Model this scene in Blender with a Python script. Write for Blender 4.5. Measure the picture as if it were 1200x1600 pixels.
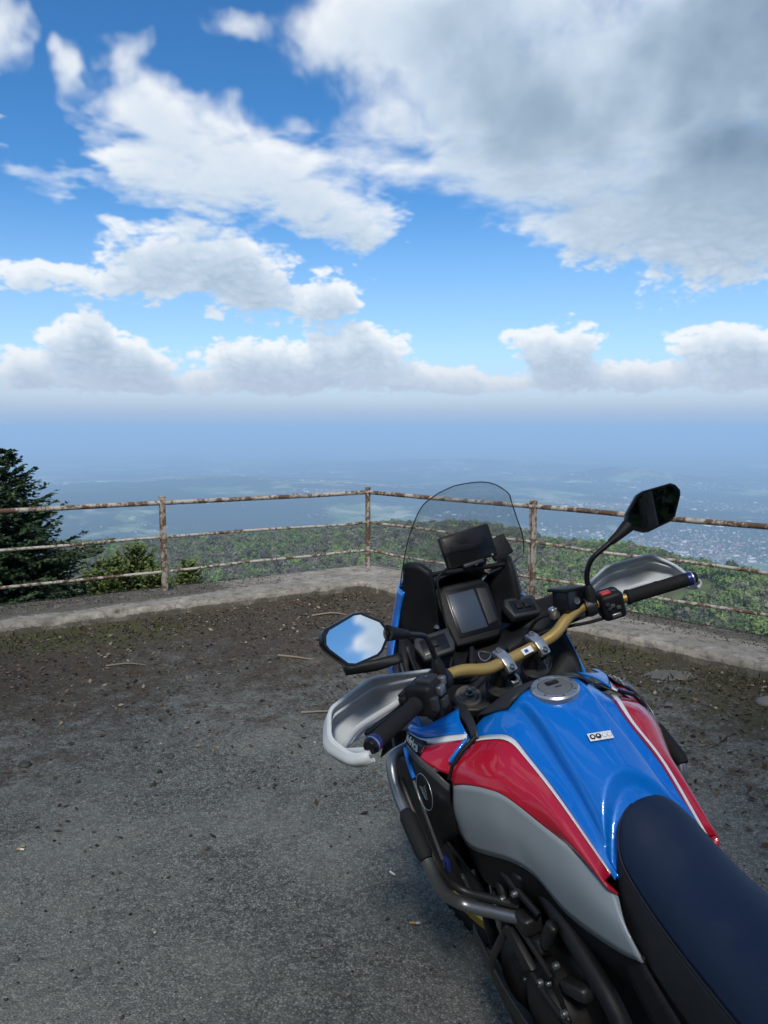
import bpy, bmesh, math, random
import numpy as np
from mathutils import Vector, Matrix
random.seed(7); rng = np.random.default_rng(7)
R = math.radians
scene = bpy.context.scene
for o in list(bpy.data.objects): bpy.data.objects.remove(o)
COL = scene.collection

# ------------------------------------------------------------------ camera
cd = bpy.data.cameras.new('camera'); cam = bpy.data.objects.new('camera', cd); COL.objects.link(cam)
cam.location = (0, 0, 1.6104); cam.rotation_euler = (R(90 - 6.277), 0, 0)
cd.sensor_fit = 'VERTICAL'; cd.sensor_height = 34.6; cd.sensor_width = 25.95
cd.lens = 34.6 * 1200 / 1600
cd.clip_start = 0.05; cd.clip_end = 400000
scene.camera = cam
scene.cycles.volume_bounces = 3; scene.cycles.max_bounces = 8; scene.cycles.transparent_max_bounces = 12
scene.render.resolution_x = 768; scene.render.resolution_y = 1024
vs = scene.view_settings
vs.view_transform = 'Standard'; vs.look = 'None'; vs.exposure = 0.7; vs.gamma = 1.0; vs.use_curve_mapping = False

SUN_EL, SUN_AZ = 46.0, -176.0          # degrees; azimuth from +Y towards +X

# ------------------------------------------------------------------ node helper
class NB:
    def __init__(s, tree): s.t = tree
    def __call__(s, typ, *args, **props):
        n = s.t.nodes.new(typ)
        for k, v in props.items():
            if k != 'inp': setattr(n, k, v)
        for i, a in enumerate(args):
            if a is not None: s.set(n.inputs[i], a)
        for k, a in (props.get('inp') or {}).items(): s.set(n.inputs[k], a)
        return n
    def set(s, sock, a):
        if isinstance(a, bpy.types.NodeSocket): s.t.links.new(a, sock)
        elif isinstance(a, bpy.types.Node): s.t.links.new(a.outputs[0], sock)
        else: sock.default_value = a
    def m(s, op, a, b=None, c=None, clamp=False):
        n = s('ShaderNodeMath', operation=op, use_clamp=clamp)
        for i, v in enumerate((a, b, c)):
            if v is not None: s.set(n.inputs[i], v)
        return n.outputs[0]
    def v(s, op, a, b=None):
        n = s('ShaderNodeVectorMath', operation=op)
        s.set(n.inputs[0], a)
        if b is not None: s.set(n.inputs['Scale'] if op == 'SCALE' else n.inputs[1], b)
        return n.outputs['Value'] if op in ('LENGTH', 'DOT_PRODUCT', 'DISTANCE') else n.outputs[0]
    def mix(s, f, a, b, mode='MIX'):
        n = s('ShaderNodeMix', data_type='RGBA', blend_type=mode)
        s.set(n.inputs[0], f); s.set(n.inputs[6], a); s.set(n.inputs[7], b); return n.outputs[2]
    def noise(s, vec, scale, detail=4, rough=.55, dist=0, col=False):
        n = s('ShaderNodeTexNoise', inp={'Scale': scale, 'Detail': detail, 'Roughness': rough, 'Distortion': dist})
        if vec is not None: s.set(n.inputs['Vector'], vec)
        return n.outputs['Color' if col else 0]
    def voro(s, vec, scale, feature='F1', out='Distance', rand=1):
        n = s('ShaderNodeTexVoronoi', feature=feature, inp={'Scale': scale, 'Randomness': rand})
        if vec is not None: s.set(n.inputs['Vector'], vec)
        return n.outputs[out]
    def ss(s, x, a, b, lo=0., hi=1.):
        n = s('ShaderNodeMapRange', interpolation_type='SMOOTHSTEP')
        for k, val in zip(('Value', 'From Min', 'From Max', 'To Min', 'To Max'), (x, a, b, lo, hi)): s.set(n.inputs[k], val)
        return n.outputs[0]
    def lin(s, x, a, b, lo=0., hi=1.):
        n = s('ShaderNodeMapRange')
        for k, val in zip(('Value', 'From Min', 'From Max', 'To Min', 'To Max'), (x, a, b, lo, hi)): s.set(n.inputs[k], val)
        return n.outputs[0]
    def ramp(s, f, stops, interp='LINEAR'):
        n = s('ShaderNodeValToRGB'); n.color_ramp.interpolation = interp
        e = n.color_ramp.elements
        while len(e) < len(stops): e.new(0.5)
        for el, (p, c) in zip(e, stops): el.position = p; el.color = (*c, 1) if len(c) == 3 else c
        s.set(n.inputs[0], f); return n.outputs[0]

# ------------------------------------------------------------------ world: daylight sky with broken cumulus
# cloud masses: azimuth, elevation, half widths (degrees), weight
CLOUDS = [(4.48, 26.34, 11.68, 3.25, 1.1),
 (13.35, 21.62, 13.14, 7.4, 1.3),
 (23.02, 15.1, 9.0, 6.18, 1.3),
 (17.82, 14.42, 8.67, 3.11, 1.0),
 (1.82, 20.28, 4.8, 3.2, 0.45),
 (-1.79, 26.74, 5.0, 1.6, 0.45),
 (-10.64, 26.02, 2.4, 0.9, 0.35),
 (25.22, 23.23, 10.02, 7.81, 1.2),
 (-14.71, 19.11, 5.67, 2.76, 1.15),
 (-10.4, 18.26, 5.38, 2.85, 1.15),
 (-5.95, 16.26, 5.03, 2.58, 1.0),
 (-2.54, 14.27, 3.23, 2.27, 0.85),
 (-17.71, 17.53, 2.52, 1.69, 0.9),
 (-12.21, 15.99, 6.72, 1.58, 0.7),
 (-20.53, 22.27, 1.5, 1.3, 0.45),
 (-16.48, 22.58, 1.3, 1.2, 0.35),
 (-25.46, 23.68, 1.2, 2.0, 0.35),
 (-26.0, 19.68, 0.5, 1.4, 0.35),
 (-22.22, 15.57, 2.0, 0.5, 0.2),
 (-20.86, 19.42, .7, 1.2, 0.2),
 (0.0, 15.11, 1.38, 2.44, 0.6),
 (-16.45, 11.47, 3.47, 2.05, 1.1),
 (-12.33, 11.46, 4.95, 2.5, 1.15),
 (-9.23, 9.64, 3.43, 2.07, 1.1),
 (-4.42, 9.07, 3.16, 2.02, 1.05),
 (-24.04, 9.74, 3.58, 1.28, 0.8),
 (-18.83, 9.67, 4.7, 1.25, 0.9),
 (-21.04, 5.77, 2.83, 2.32, 1.2),
 (-18.39, 4.34, 3.67, 1.74, 1.15),
 (-24.52, 3.74, 3.19, 1.68, 1.0),
 (-9.55, 4.51, 4.16, 2.16, 1.1),
 (-6.1, 3.86, 4.69, 1.6, 1.0),
 (-2.82, 5.26, 5.16, 2.09, 1.05),
 (0.94, 3.65, 4.23, 1.38, 0.9),
 (12.7, 5.36, 3.52, 1.95, 1.15),
 (10.66, 6.29, 2.25, 0.98, 0.9),
 (14.73, 3.98, 3.04, 1.25, 1.0),
 (24.64, 5.2, 4.48, 1.86, 1.15),
 (21.47, 5.33, 2.0, 1.27, 1.0),
 (18.21, 3.47, 4.95, 1.14, 0.9),
 (25.52, 2.87, 4.43, 1.09, 0.9),
 (9.35, 3.14, 3.18, 1.01, 0.9),
 (5.17, 3.17, 4.18, 1.11, 0.8),
 (16.51, 3.05, 10.53, 0.98, 0.7),
 (-13.88, 2.87, 18.59, 1.08, 0.7),
 (89.6, 14.5, 3.3, 4.5, 1.3), (88.0, 9.0, 4.0, 4.0, 1.2)]
def vnoise(P, seed=0):
    """smooth gradient noise, about -0.7..0.7; P is (..., 3)"""
    P = np.asarray(P, np.float32); i = np.floor(P).astype(np.int64); f = P - i
    u = f * f * f * (f * (f * 6 - 15) + 10)
    def g(dx, dy, dz):
        h = ((i[..., 0] + dx) * 374761393 + (i[..., 1] + dy) * 668265263 + (i[..., 2] + dz) * 1274126177 + seed * 97531) & 0x7fffffff
        h = ((h ^ (h >> 13)) * 1274126177) & 0x7fffffff
        h = h ^ (h >> 16)
        a = (h & 1023).astype(np.float32) * (2 * np.pi / 1024); zc = ((h >> 10) & 1023).astype(np.float32) / 511.5 - 1
        r = np.sqrt(np.maximum(0, 1 - zc * zc))
        return r * np.cos(a) * (f[..., 0] - dx) + r * np.sin(a) * (f[..., 1] - dy) + zc * (f[..., 2] - dz)
    L = lambda a, b, t: a + (b - a) * t
    x00 = L(g(0, 0, 0), g(1, 0, 0), u[..., 0]); x10 = L(g(0, 1, 0), g(1, 1, 0), u[..., 0])
    x01 = L(g(0, 0, 1), g(1, 0, 1), u[..., 0]); x11 = L(g(0, 1, 1), g(1, 1, 1), u[..., 0])
    return L(L(x00, x10, u[..., 1]), L(x01, x11, u[..., 1]), u[..., 2])
def fbm(P, octv, gain=.5, seed=0, billow=False):
    a, t, s = 1., 0., 0.
    for k in range(octv):
        n = vnoise(P * 2.03 ** k + 17.3 * k, seed + k)
        s = s + a * ((np.abs(n) * 2.2 - .45) if billow else n * 1.4); t += a; a *= gain
    return s / t
sstep = lambda x, a, b: (lambda t: t * t * (3 - 2 * t))(np.clip((x - a) / (b - a), 0, 1))
def cloud_map(az0, az1, el0, el1, ppd, wrap):
    """cloud cover and self-shading on an azimuth/elevation grid (degrees)"""
    W, H = int((az1 - az0) * ppd), int((el1 - el0) * ppd)
    az = az0 + (np.arange(W) + .5) / ppd; el = el0 + (np.arange(H) + .5) / ppd
    AZ, EL = np.meshgrid(az.astype(np.float32), el.astype(np.float32))
    ra, re = np.radians(AZ), np.radians(EL)
    d = np.stack([np.sin(ra) * np.cos(re), np.cos(ra) * np.cos(re), np.sin(re)], -1)
    E = np.clip(EL, 0, 30)
    k = (1.9 - .9 * np.clip(E / 20, 0, 1))[..., None]                    # smaller features towards the horizon
    wa = 0.9 + 1.7 * np.clip(E / 20, 0, 1)
    A2 = AZ + wa * 2.0 * fbm(d * 11 * k, 4, .55, 3); E2 = EL + wa * 1.15 * fbm(d * 11 * k, 4, .55, 11)
    acc = np.full(AZ.shape, -1.6, np.float32)
    for (a, e, r1, r2, wt) in CLOUDS:
        q = wt * (1 - ((A2 - a) / (r1 * 1.04)) ** 2 - ((E2 - e) / (r2 * 1.04)) ** 2)
        h = np.clip(.5 + .5 * (acc - q) / .3, 0, 1); acc = q + (acc - q) * h + .3 * h * (1 - h)
    fr = (1 - sstep(np.abs(AZ), 30, 44)) * (1 - sstep(EL, 30, 42))
    gen = fbm(d * 3.1 + 5, 3, .5, 21) * 6.2 - .25
    acc = np.maximum(acc, gen - 6 * fr)
    soft = sstep(EL, 9, 19)                                              # high cloud is torn and soft, low cumulus is crisp
    big = fbm(d * 16 * k, 6, .55, 31) * (1 - soft) + fbm(d * 11 * k + .6 * fbm(d * 9, 3, .5, 33)[..., None], 7, .50, 35) * soft; bil = fbm(d * 30 * k, 5, .55, 41, True)
    fine = fbm(d * 75 * k, 4, .6, 51)
    D = acc * (1 + .5 * soft) + big * (.7 + 1.0 * soft) + bil * (.8 - .62 * soft) + fine * (.10 - .04 * soft)
    D = D - 1.2 * (1 - sstep(EL, 1.2, 3.2)) * fr
    alpha = sstep(D, -.08 - .55 * soft, .40 + .95 * soft)
    # march towards the light across the sky: more cloud on the way means less light
    dens = np.clip(D + .1, 0, 1.3)
    sx, sy = -.30, .95
    tau = np.zeros_like(D)
    for j in range(1, 15):
        st_j = ppd * .085 * j * (1 + .06 * j)
        dx, dy = int(round(-sx * st_j)), int(round(-sy * st_j))
        sh = np.roll(dens, (dy, dx), (0, 1))
        if dy < 0: sh[dy:, :] = dens[-1:, :]
        if not wrap and dx > 0: sh[:, :dx] = dens[:, :1]
        tau += sh * (.085 * (1 + .12 * j))
    lit = (.40 + .15 * soft) + (.76 - .23 * soft) * np.exp(-tau * (.95 - .6 * soft))
    lit = lit + (.20 - .14 * soft) * (bil + .6 * big)
    grey = sstep(acc, .3, 1.2) * soft * (.55 + .9 * fbm(d * 5.5, 3, .5, 61) + .45 * fbm(d * 14, 4, .5, 71)) * sstep(AZ, -4, 9)
    lit = np.clip(lit, 0, 1) * (1 - .66 * np.clip(.12 * soft * sstep(AZ, -3, 6) + grey * (1 + .7 * sstep(AZ, 8, 24)), 0, 1.5))
    img = np.zeros((H, W, 4), np.float32); img[..., 0] = np.clip(lit, 0, 1); img[..., 1] = alpha; img[..., 3] = 1
    return img
def make_image(name, arr):
    im = bpy.data.images.new(name, arr.shape[1], arr.shape[0], alpha=True, float_buffer=True)
    im.colorspace_settings.name = 'Non-Color'
    im.pixels.foreach_set(arr.ravel()); im.update(); im.pack(); return im

world = bpy.data.worlds.new('World'); scene.world = world; world.use_nodes = True
nt = world.node_tree; nt.nodes.clear(); b = NB(nt)
sd = Vector((math.sin(R(SUN_AZ)) * math.cos(R(SUN_EL)), math.cos(R(SUN_AZ)) * math.cos(R(SUN_EL)), math.sin(R(SUN_EL))))
dirn = b.v('NORMALIZE', b('ShaderNodeTexCoord').outputs['Generated'])
sky = b('ShaderNodeTexSky', sky_type='NISHITA', sun_disc=False, sun_elevation=R(SUN_EL), sun_rotation=R(SUN_AZ), altitude=900, air_density=1.0, dust_density=.1, ozone_density=4.0)
SKY_S = 0.066
skyc = b('ShaderNodeHueSaturation', inp={'Saturation': 1.26, 'Value': 1.38, 'Color': b.v('SCALE', sky.outputs[0], SKY_S)}).outputs[0]
sp = b('ShaderNodeSeparateXYZ', dirn)
az = b.m('MULTIPLY', b.m('ARCTAN2', sp.outputs[0], sp.outputs[1]), 57.29578)
el = b.m('MULTIPLY', b.m('ARCSINE', sp.outputs[2]), 57.29578)
FR = (-34., 34., -1., 34.)
def tex(name, a0, a1, e0, e1, ppd, wrap):
    n = b('ShaderNodeTexImage', interpolation='Cubic', extension='EXTEND', image=make_image(name, cloud_map(a0, a1, e0, e1, ppd, wrap)))
    b.set(n.inputs[0], b('ShaderNodeCombineXYZ', b.lin(az, a0, a1), b.lin(el, e0, e1), 0.0)); return n.outputs[0]
near = tex('cloud_cover_ahead', *FR, 17, False); rest = tex('cloud_cover_round', -180., 180., -1., 90., 4, True)
inside = b.m('MULTIPLY', b.ss(b.m('ABSOLUTE', az), 31, 33.5, 1, 0), b.ss(el, 31, 33.5, 1, 0))
cs = b('ShaderNodeSeparateColor', b.mix(inside, rest, near))
cc = b.ramp(cs.outputs[0], [(0, (.13, .19, .26)), (.3, (.215, .285, .365)), (.6, (.37, .44, .52)), (.95, (.56, .585, .61))])
skyc = b.mix(b.ss(el, 3, 17, .5, 0), skyc, (.30, .42, .57, 1))
col = b.mix(b.m('MULTIPLY', cs.outputs[1], .97), skyc, cc)
# pale aerosol layer towards the horizon
hz = b.ss(el, .2, 6.0, 1, 0)
col = b.mix(b.m('MULTIPLY', hz, .96), col, (.285, .335, .43, 1))
col = b.mix(b.ss(el, -.2, 2.3, .92, 0), col, (.192, .300, .468, 1))
bg = b('ShaderNodeBackground', col, 1.0)
b('ShaderNodeOutputWorld', bg)
world.cycles.sampling_method = 'MANUAL'; world.cycles.sample_map_resolution = 512

# ------------------------------------------------------------------ sun, behind the viewpoint: the terrace lies in the shade of the trees there
sl = bpy.data.lights.new('sun', 'SUN'); sl.energy = 2.75; sl.angle = R(9); sl.color = (1, .965, .91)
so = bpy.data.objects.new('sun', sl); COL.objects.link(so)
so.rotation_euler = (-sd).to_track_quat('-Z', 'Y').to_euler()
# ------------------------------------------------------------------ mesh and object helpers
def link(o, parent=None):
    COL.objects.link(o)
    if parent is not None: o.parent = parent
    return o
def mesh_obj(name, verts, faces, mat, parent=None, smooth=True):
    me = bpy.data.meshes.new(name); me.from_pydata([tuple(v) for v in verts], [], [tuple(f) for f in faces]); me.validate()
    if smooth: me.shade_smooth()
    if mat: me.materials.append(mat)
    return link(bpy.data.objects.new(name, me), parent)
def bm_obj(name, bm, mat, parent=None, smooth=True, angle=None):
    me = bpy.data.meshes.new(name); bm.normal_update(); bm.to_mesh(me); bm.free()
    if smooth: me.shade_smooth()
    if angle is not None: me.set_sharp_from_angle(angle=R(angle))
    for m in (mat if isinstance(mat, (list, tuple)) else [mat]):
        if m: me.materials.append(m)
    return link(bpy.data.objects.new(name, me), parent)
def fast_obj(name, V, F, mat, parent=None, smooth=False, attr=None):
    """numpy verts (n,3), faces (m,k)"""
    V = np.asarray(V, np.float32); F = np.asarray(F, np.int32); m, k = F.shape
    me = bpy.data.meshes.new(name); me.vertices.add(len(V)); me.loops.add(m * k); me.polygons.add(m)
    me.vertices.foreach_set('co', V.ravel()); me.loops.foreach_set('vertex_index', F.ravel())
    me.polygons.foreach_set('loop_start', np.arange(0, m * k, k, dtype=np.int32))
    me.update(calc_edges=True)
    if smooth: me.shade_smooth()
    for n, a in (attr or {}).items():
        at = me.attributes.new(n, 'FLOAT', 'POINT'); at.data.foreach_set('value', np.asarray(a, np.float32))
    me.materials.append(mat)
    return link(bpy.data.objects.new(name, me), parent)
def tag(o, label=None, cat=None, group=None, kind=None):
    for k, v in (('label', label), ('category', cat), ('group', group), ('kind', kind)):
        if v: o[k] = v
    return o
def empty(name, loc=(0, 0, 0), rot=(0, 0, 0)):
    o = bpy.data.objects.new(name, None); o.empty_display_size = .1; o.location = loc; o.rotation_euler = rot; return link(o)
MATS = {}
def new_mat(name):
    m = bpy.data.materials.new(name); m.use_nodes = True; m.node_tree.nodes.clear(); MATS[name] = m
    b = NB(m.node_tree); out = b('ShaderNodeOutputMaterial'); p = b('ShaderNodeBsdfPrincipled'); b.set(out.inputs[0], p)
    return m, b, p, out
def put(b, p, **kw):
    for k, v in kw.items(): b.set(p.inputs[k.replace('_', ' ')], v)
def bump(b, p, h, strength=.3, dist=.01):
    n = b('ShaderNodeBump', inp={'Height': h, 'Strength': strength, 'Distance': dist}); b.set(p.inputs['Normal'], n.outputs[0])

# ------------------------------------------------------------------ terrain
PL = -640.0                                             # height of the plain below the terrace
K0 = np.array([-.234, 7.477]); KL = np.array([-.843, -.538]); KR = np.array([.7035, -.7107])   # kerb inner corner and its two runs
NL = np.array([-.538, .843]); NR = np.array([.7107, .7035])                                     # outward normals
def out_dist(x, y):
    dl = (x - K0[0]) * NL[0] + (y - K0[1]) * NL[1]; dr = (x - K0[0]) * NR[0] + (y - K0[1]) * NR[1]
    return np.maximum(dl, dr)
def smax(a, b, k): h = np.clip(.5 + .5 * (a - b) / k, 0, 1); return b + (a - b) * h + k * h * (1 - h)
def height(x, y):
    x = np.asarray(x, np.float64); y = np.asarray(y, np.float64)
    r = np.hypot(x, y); az = np.degrees(np.arctan2(x, y)); A = np.clip(az, -75, 75)
    P = np.stack([x, y, 0 * x], -1)
    d = out_dist(x, y) - .8
    near = np.where(d > 0, -.35 - .66 * d, -.5)
    back = np.maximum(0, -y - 13) * .55; back = np.minimum(back, 60 + 0 * y)
    near = near + back * (d <= 0)
    Rc = np.interp(A, [-75, -28, -12, -2, 8, 18, 26, 75], [700, 660, 690, 640, 600, 520, 430, 400])
    zc = np.interp(A, [-75, -28, -22, -14, -7, 0, 6, 12, 18, 22, 26, 40, 75], [-105, -101, -101, -101, -95, -86, -82, -88, -84, -82, -80, -95, -110])
    rr = r - Rc
    ridge = zc - np.where(rr < 0, .085 * -rr * (1 - np.exp(rr / 120)), .42 * rr * (1 - np.exp(-rr / 90)))
    ridge = ridge + 9 * fbm(P / 150, 4, .5, 5) * np.clip(r / 300, 0, 1)
    hills = PL + 4 + 150 * np.maximum(0, fbm(P / 2600 + 3, 4, .5, 9) + .05) * np.exp(-((r - 5000) / 9000) ** 2) * sstep(r, 1800, 3600) + 5 * fbm(P / 700, 3, .5, 13) * sstep(r, 1500, 3000)
    # an isolated knoll and a low wooded rise out in the plain
    for (a, rr2, hh, ww) in ((17.6, 9800, 165, 520), (-14, 7600, 120, 1500), (4, 12500, 100, 1800), (-22, 5400, 110, 1000), (12, 5600, 60, 700)):
        cx, cy = rr2 * math.sin(R(a)), rr2 * math.cos(R(a)); q = ((x - cx) / (ww * 1.5)) ** 2 + ((y - cy) / ww) ** 2
        hills = hills + hh * np.exp(-q)
    far = smax(ridge, hills, 40)
    far = np.where(r > 9000, hills, far)
    z = np.where(d > 0, smax(near, far, 6), near)
    return z
def build_terrain():
    rad = np.concatenate([[0], np.geomspace(9, 900, 150), np.geomspace(920, 9000, 110)[0:], np.geomspace(9300, 95000, 50)])
    ang = np.concatenate([np.linspace(-180, -48, 50, endpoint=False), np.linspace(-48, 48, 420, endpoint=False), np.linspace(48, 180, 50, endpoint=False)])
    rr, aa = np.meshgrid(rad, np.radians(ang), indexing='ij')
    X, Y = rr * np.sin(aa), rr * np.cos(aa); Z = height(X, Y)
    n, m = rr.shape
    V = np.stack([X, Y, Z], -1).reshape(-1, 3)
    i, j = np.meshgrid(np.arange(n - 1), np.arange(m), indexing='ij'); j2 = (j + 1) % m
    F = np.stack([i * m + j, i * m + j2, (i + 1) * m + j2, (i + 1) * m + j], -1).reshape(-1, 4)
    F = F[:, ::-1]
    mt, b, p, out = new_mat('terrain')
    geo = b('ShaderNodeNewGeometry').outputs['Position']
    xy = b.v('MULTIPLY', geo, (1, 1, 0)); dist = b.v('LENGTH', xy)
    wob = b.v('SCALE', b.v('SUBTRACT', b.noise(xy, .002, 4, .6, col=True), (.5, .5, .5)), 500.)
    cell = b.v('ADD', xy, wob)
    fld = b('ShaderNodeTexVoronoi', inp={'Vector': cell, 'Scale': .0075}).outputs['Color']
    fs = b('ShaderNodeSeparateColor', fld)
    fieldc = b.ramp(fs.outputs[0], [(0, (.06, .11, .035)), (.35, (.11, .165, .05)), (.6, (.17, .21, .085)), (.8, (.27, .255, .15)), (1, (.38, .36, .25))])
    wn = b.noise(xy, .0011, 7, .66, .5)
    wood = b.ss(wn, .40, .47)
    woodc = b.mix(b.noise(xy, .02, 3, .6), (.014, .026, .012, 1), (.045, .06, .03, 1))
    plain = b.mix(wood, fieldc, woodc)
    # bright scattered ground: quarries, sheds, settlements seen from far off
    town = b.m('MULTIPLY', b.ss(b.noise(xy, .00032, 4, .6), .535, .64), b.ss(b.noise(xy, .013, 4, .75), .52, .66))
    plain = b.mix(b.m('MULTIPLY', town, .8), plain, (.42, .40, .37, 1))
    rv = b.m('MULTIPLY', b.ss(b.m('ABSOLUTE', b.m('SUBTRACT', b.noise(xy, .00016, 3, .5), .5)), 0, .012, 1, 0), b.ss(dist, 9000, 14000))
    plain = b.mix(b.m('MULTIPLY', rv, .5), plain, (.40, .42, .42, 1))
    litter = b.mix(b.noise(xy, .05, 5, .7), (.05, .045, .028, 1), (.10, .11, .045, 1))
    near = b.mix(b.ss(b.noise(xy, .02, 3, .5), .5, .62), litter, (.09, .13, .035, 1))
    put(b, p, Base_Color=b.mix(b.ss(dist, 900, 2400), near, plain), Roughness=.95, Specular_IOR_Level=.1)
    return tag(fast_obj('terrain', V, F, mt, smooth=True), kind='structure')
build_terrain()

# ------------------------------------------------------------------ terrace surface: worn asphalt under grit and leaf mould
def build_ground():
    mt, b, p, out = new_mat('worn_asphalt')
    pos = b('ShaderNodeNewGeometry').outputs['Position']
    sp = b('ShaderNodeSeparateXYZ', pos)
    dirt = b('ShaderNodeAttribute', attribute_name='dirt').outputs['Fac']
    n1 = b.noise(pos, 1.3, 5, .6); n2 = b.noise(pos, 7, 5, .65); n3 = b.noise(pos, 38, 4, .7)
    df = b.m('ADD', dirt, b.m('MULTIPLY', b.m('SUBTRACT', n2, .5), 1.2))
    df = b.m('ADD', df, b.m('MULTIPLY', b.m('SUBTRACT', n3, .5), .9))
    df = b.ss(df, .35, .8)
    agg = b('ShaderNodeTexVoronoi', inp={'Vector': pos, 'Scale': 155.})
    ag2 = b('ShaderNodeTexVoronoi', inp={'Vector': pos, 'Scale': 62.})
    ac = b('ShaderNodeSeparateColor', agg.outputs['Color']).outputs[0]; ac2 = b('ShaderNodeSeparateColor', ag2.outputs['Color']).outputs[0]
    stone = b.ramp(ac, [(0, (.035, .036, .036)), (.45, (.10, .105, .10)), (.8, (.17, .175, .165)), (1, (.34, .33, .31))])
    stone2 = b.ramp(ac2, [(0, (.025, .025, .025)), (.5, (.095, .10, .096)), (1, (.22, .22, .205))])
    asp = b.mix(.45, stone, stone2)
    gap = b.ss(agg.outputs['Distance'], .35, .62)
    asp = b.mix(b.m('MULTIPLY', gap, .6), asp, (.018, .018, .018, 1))
    stain = b.ss(n1, .38, .66)
    asp = b.mix(b.m('MULTIPLY', stain, .35), asp, (.19, .19, .17, 1))
    asp = b.mix(b.ss(b.noise(pos, 3.1, 4, .7, .8), .58, .74, 0, .55), asp, (.03, .03, .028, 1))
    soil = b.mix(b.noise(pos, 60, 4, .8), (.012, .010, .008, 1), (.105, .09, .07, 1))
    soil = b.mix(b.ss(b.noise(pos, 2.2, 4, .6), .45, .7), soil, (.058, .047, .036, 1))
    chip = b('ShaderNodeTexVoronoi', inp={'Vector': b.v('MULTIPLY', pos, (1, 1.8, 1)), 'Scale': 48., 'Randomness': 1.})
    cr = b('ShaderNodeSeparateColor', chip.outputs['Color']).outputs[1]
    soil = b.mix(b.m('MULTIPLY', b.ss(cr, .80, .9), b.ss(chip.outputs['Distance'], .42, .3)), soil, (.22, .18, .13, 1))
    moss = b('ShaderNodeAttribute', attribute_name='moss').outputs['Fac']
    mf = b.m('MULTIPLY', moss, b.ss(b.m('ADD', n2, b.m('MULTIPLY', n3, .5)), .62, .85))
    soil = b.mix(b.m('MULTIPLY', mf, .8), soil, (.06, .075, .02, 1))
    put(b, p, Base_Color=b.mix(df, b.mix(1.0, asp, (1.22, 1.23, 1.16, 1), 'MULTIPLY'), b.mix(1.0, soil, (1.12, 1.05, .98, 1), 'MULTIPLY')), Roughness=.93, Specular_IOR_Level=.25)
    h = b.m('ADD', b.m('MULTIPLY', agg.outputs['Distance'], -.8), b.m('MULTIPLY', b.m('ADD', n3, b.noise(pos, 210, 3, .7)), b.m('ADD', 1.1, b.m('MULTIPLY', df, 1.6))))
    bump(b, p, h, .75, .006)
    # fine mesh where the camera looks, coarse apron round it
    def dirtv(x, y):
        d = -out_dist(x, y); P = np.stack([x, y, 0 * x], -1)
        dl = -((x - K0[0]) * NL[0] + (y - K0[1]) * NL[1]); dr = -((x - K0[0]) * NR[0] + (y - K0[1]) * NR[1])
        lim = np.where(x > .7, 1.35, 2.6)
        w = np.minimum(dl / (2.5 + .25 * np.clip(-x, -1, 3)), dr / 1.7)
        f = 1.02 - .62 * np.clip(w, 0, 2) + .42 * fbm(P * .9, 4, .55, 77)
        return np.clip(f, 0, 1.15)
    def mossv(x, y):
        g = lambda cx, cy, r: np.exp(-(((x - cx) / r) ** 2 + ((y - cy) / (r * .7)) ** 2))
        return np.clip(1.3 * g(-2.6, 5.75, .55) + g(-1.9, 6.0, .45) + .8 * g(1.5, 5.3, .7) + .9 * g(2.5, 4.3, .8), 0, 1)
    def sheet(name, x0, x1, y0, y1, step, fine):
        xs = np.arange(x0, x1 + step / 2, step); ys = np.arange(y0, y1 + step / 2, step)
        X, Y = np.meshgrid(xs, ys); x, y = X.ravel(), Y.ravel()
        od = out_dist(x, y); sh = np.maximum(0, od - .03)             # tuck the edge under the kerb
        useL = ((x - K0[0]) * NL[0] + (y - K0[1]) * NL[1]) >= ((x - K0[0]) * NR[0] + (y - K0[1]) * NR[1])
        x2 = x - sh * np.where(useL, NL[0], NR[0]); y2 = y - sh * np.where(useL, NL[1], NR[1])
        P = np.stack([x2, y2, 0 * x2], -1); dv = dirtv(x2, y2)
        z = .012 * fbm(P * 1.1, 3, .5, 91) + (.004 + .010 * np.clip(dv, 0, 1)) * fbm(P * 9, 4, .6, 95) + .006 * np.clip(dv, 0, 1) * fbm(P * 34, 3, .6, 99)
        z += .014 * np.clip(1 - (-out_dist(x2, y2)) / .3, 0, 1) ** 2 * (1 + fbm(P * 4, 3, .5, 3))
        if not fine: z = z * 0 - .02
        n, m = X.shape
        V = np.stack([x2, y2, z], 1)
        i, j = np.meshgrid(np.arange(n - 1), np.arange(m - 1), indexing='ij')
        F = np.stack([i * m + j, i * m + j + 1, (i + 1) * m + j + 1, (i + 1) * m + j], -1).reshape(-1, 4)
        keep = (out_dist(X, Y)[:-1, :-1] < step * 2).ravel(); F = F[keep]
        return V, F, dv, mossv(x2, y2)
    Va, Fa, da, ma = sheet('a', -4.6, 3.4, .6, 7.6, .022, True)
    o = fast_obj('ground', Va, Fa, mt, smooth=True, attr={'dirt': da, 'moss': ma}); tag(o, kind='structure')
    Vb, Fb, db, mb = sheet('b', -16, 14, -14, 9, .5, False)
    o = fast_obj('ground_apron', Vb, Fb, mt, smooth=True, attr={'dirt': db, 'moss': mb}); tag(o, kind='structure')
build_ground()

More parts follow.
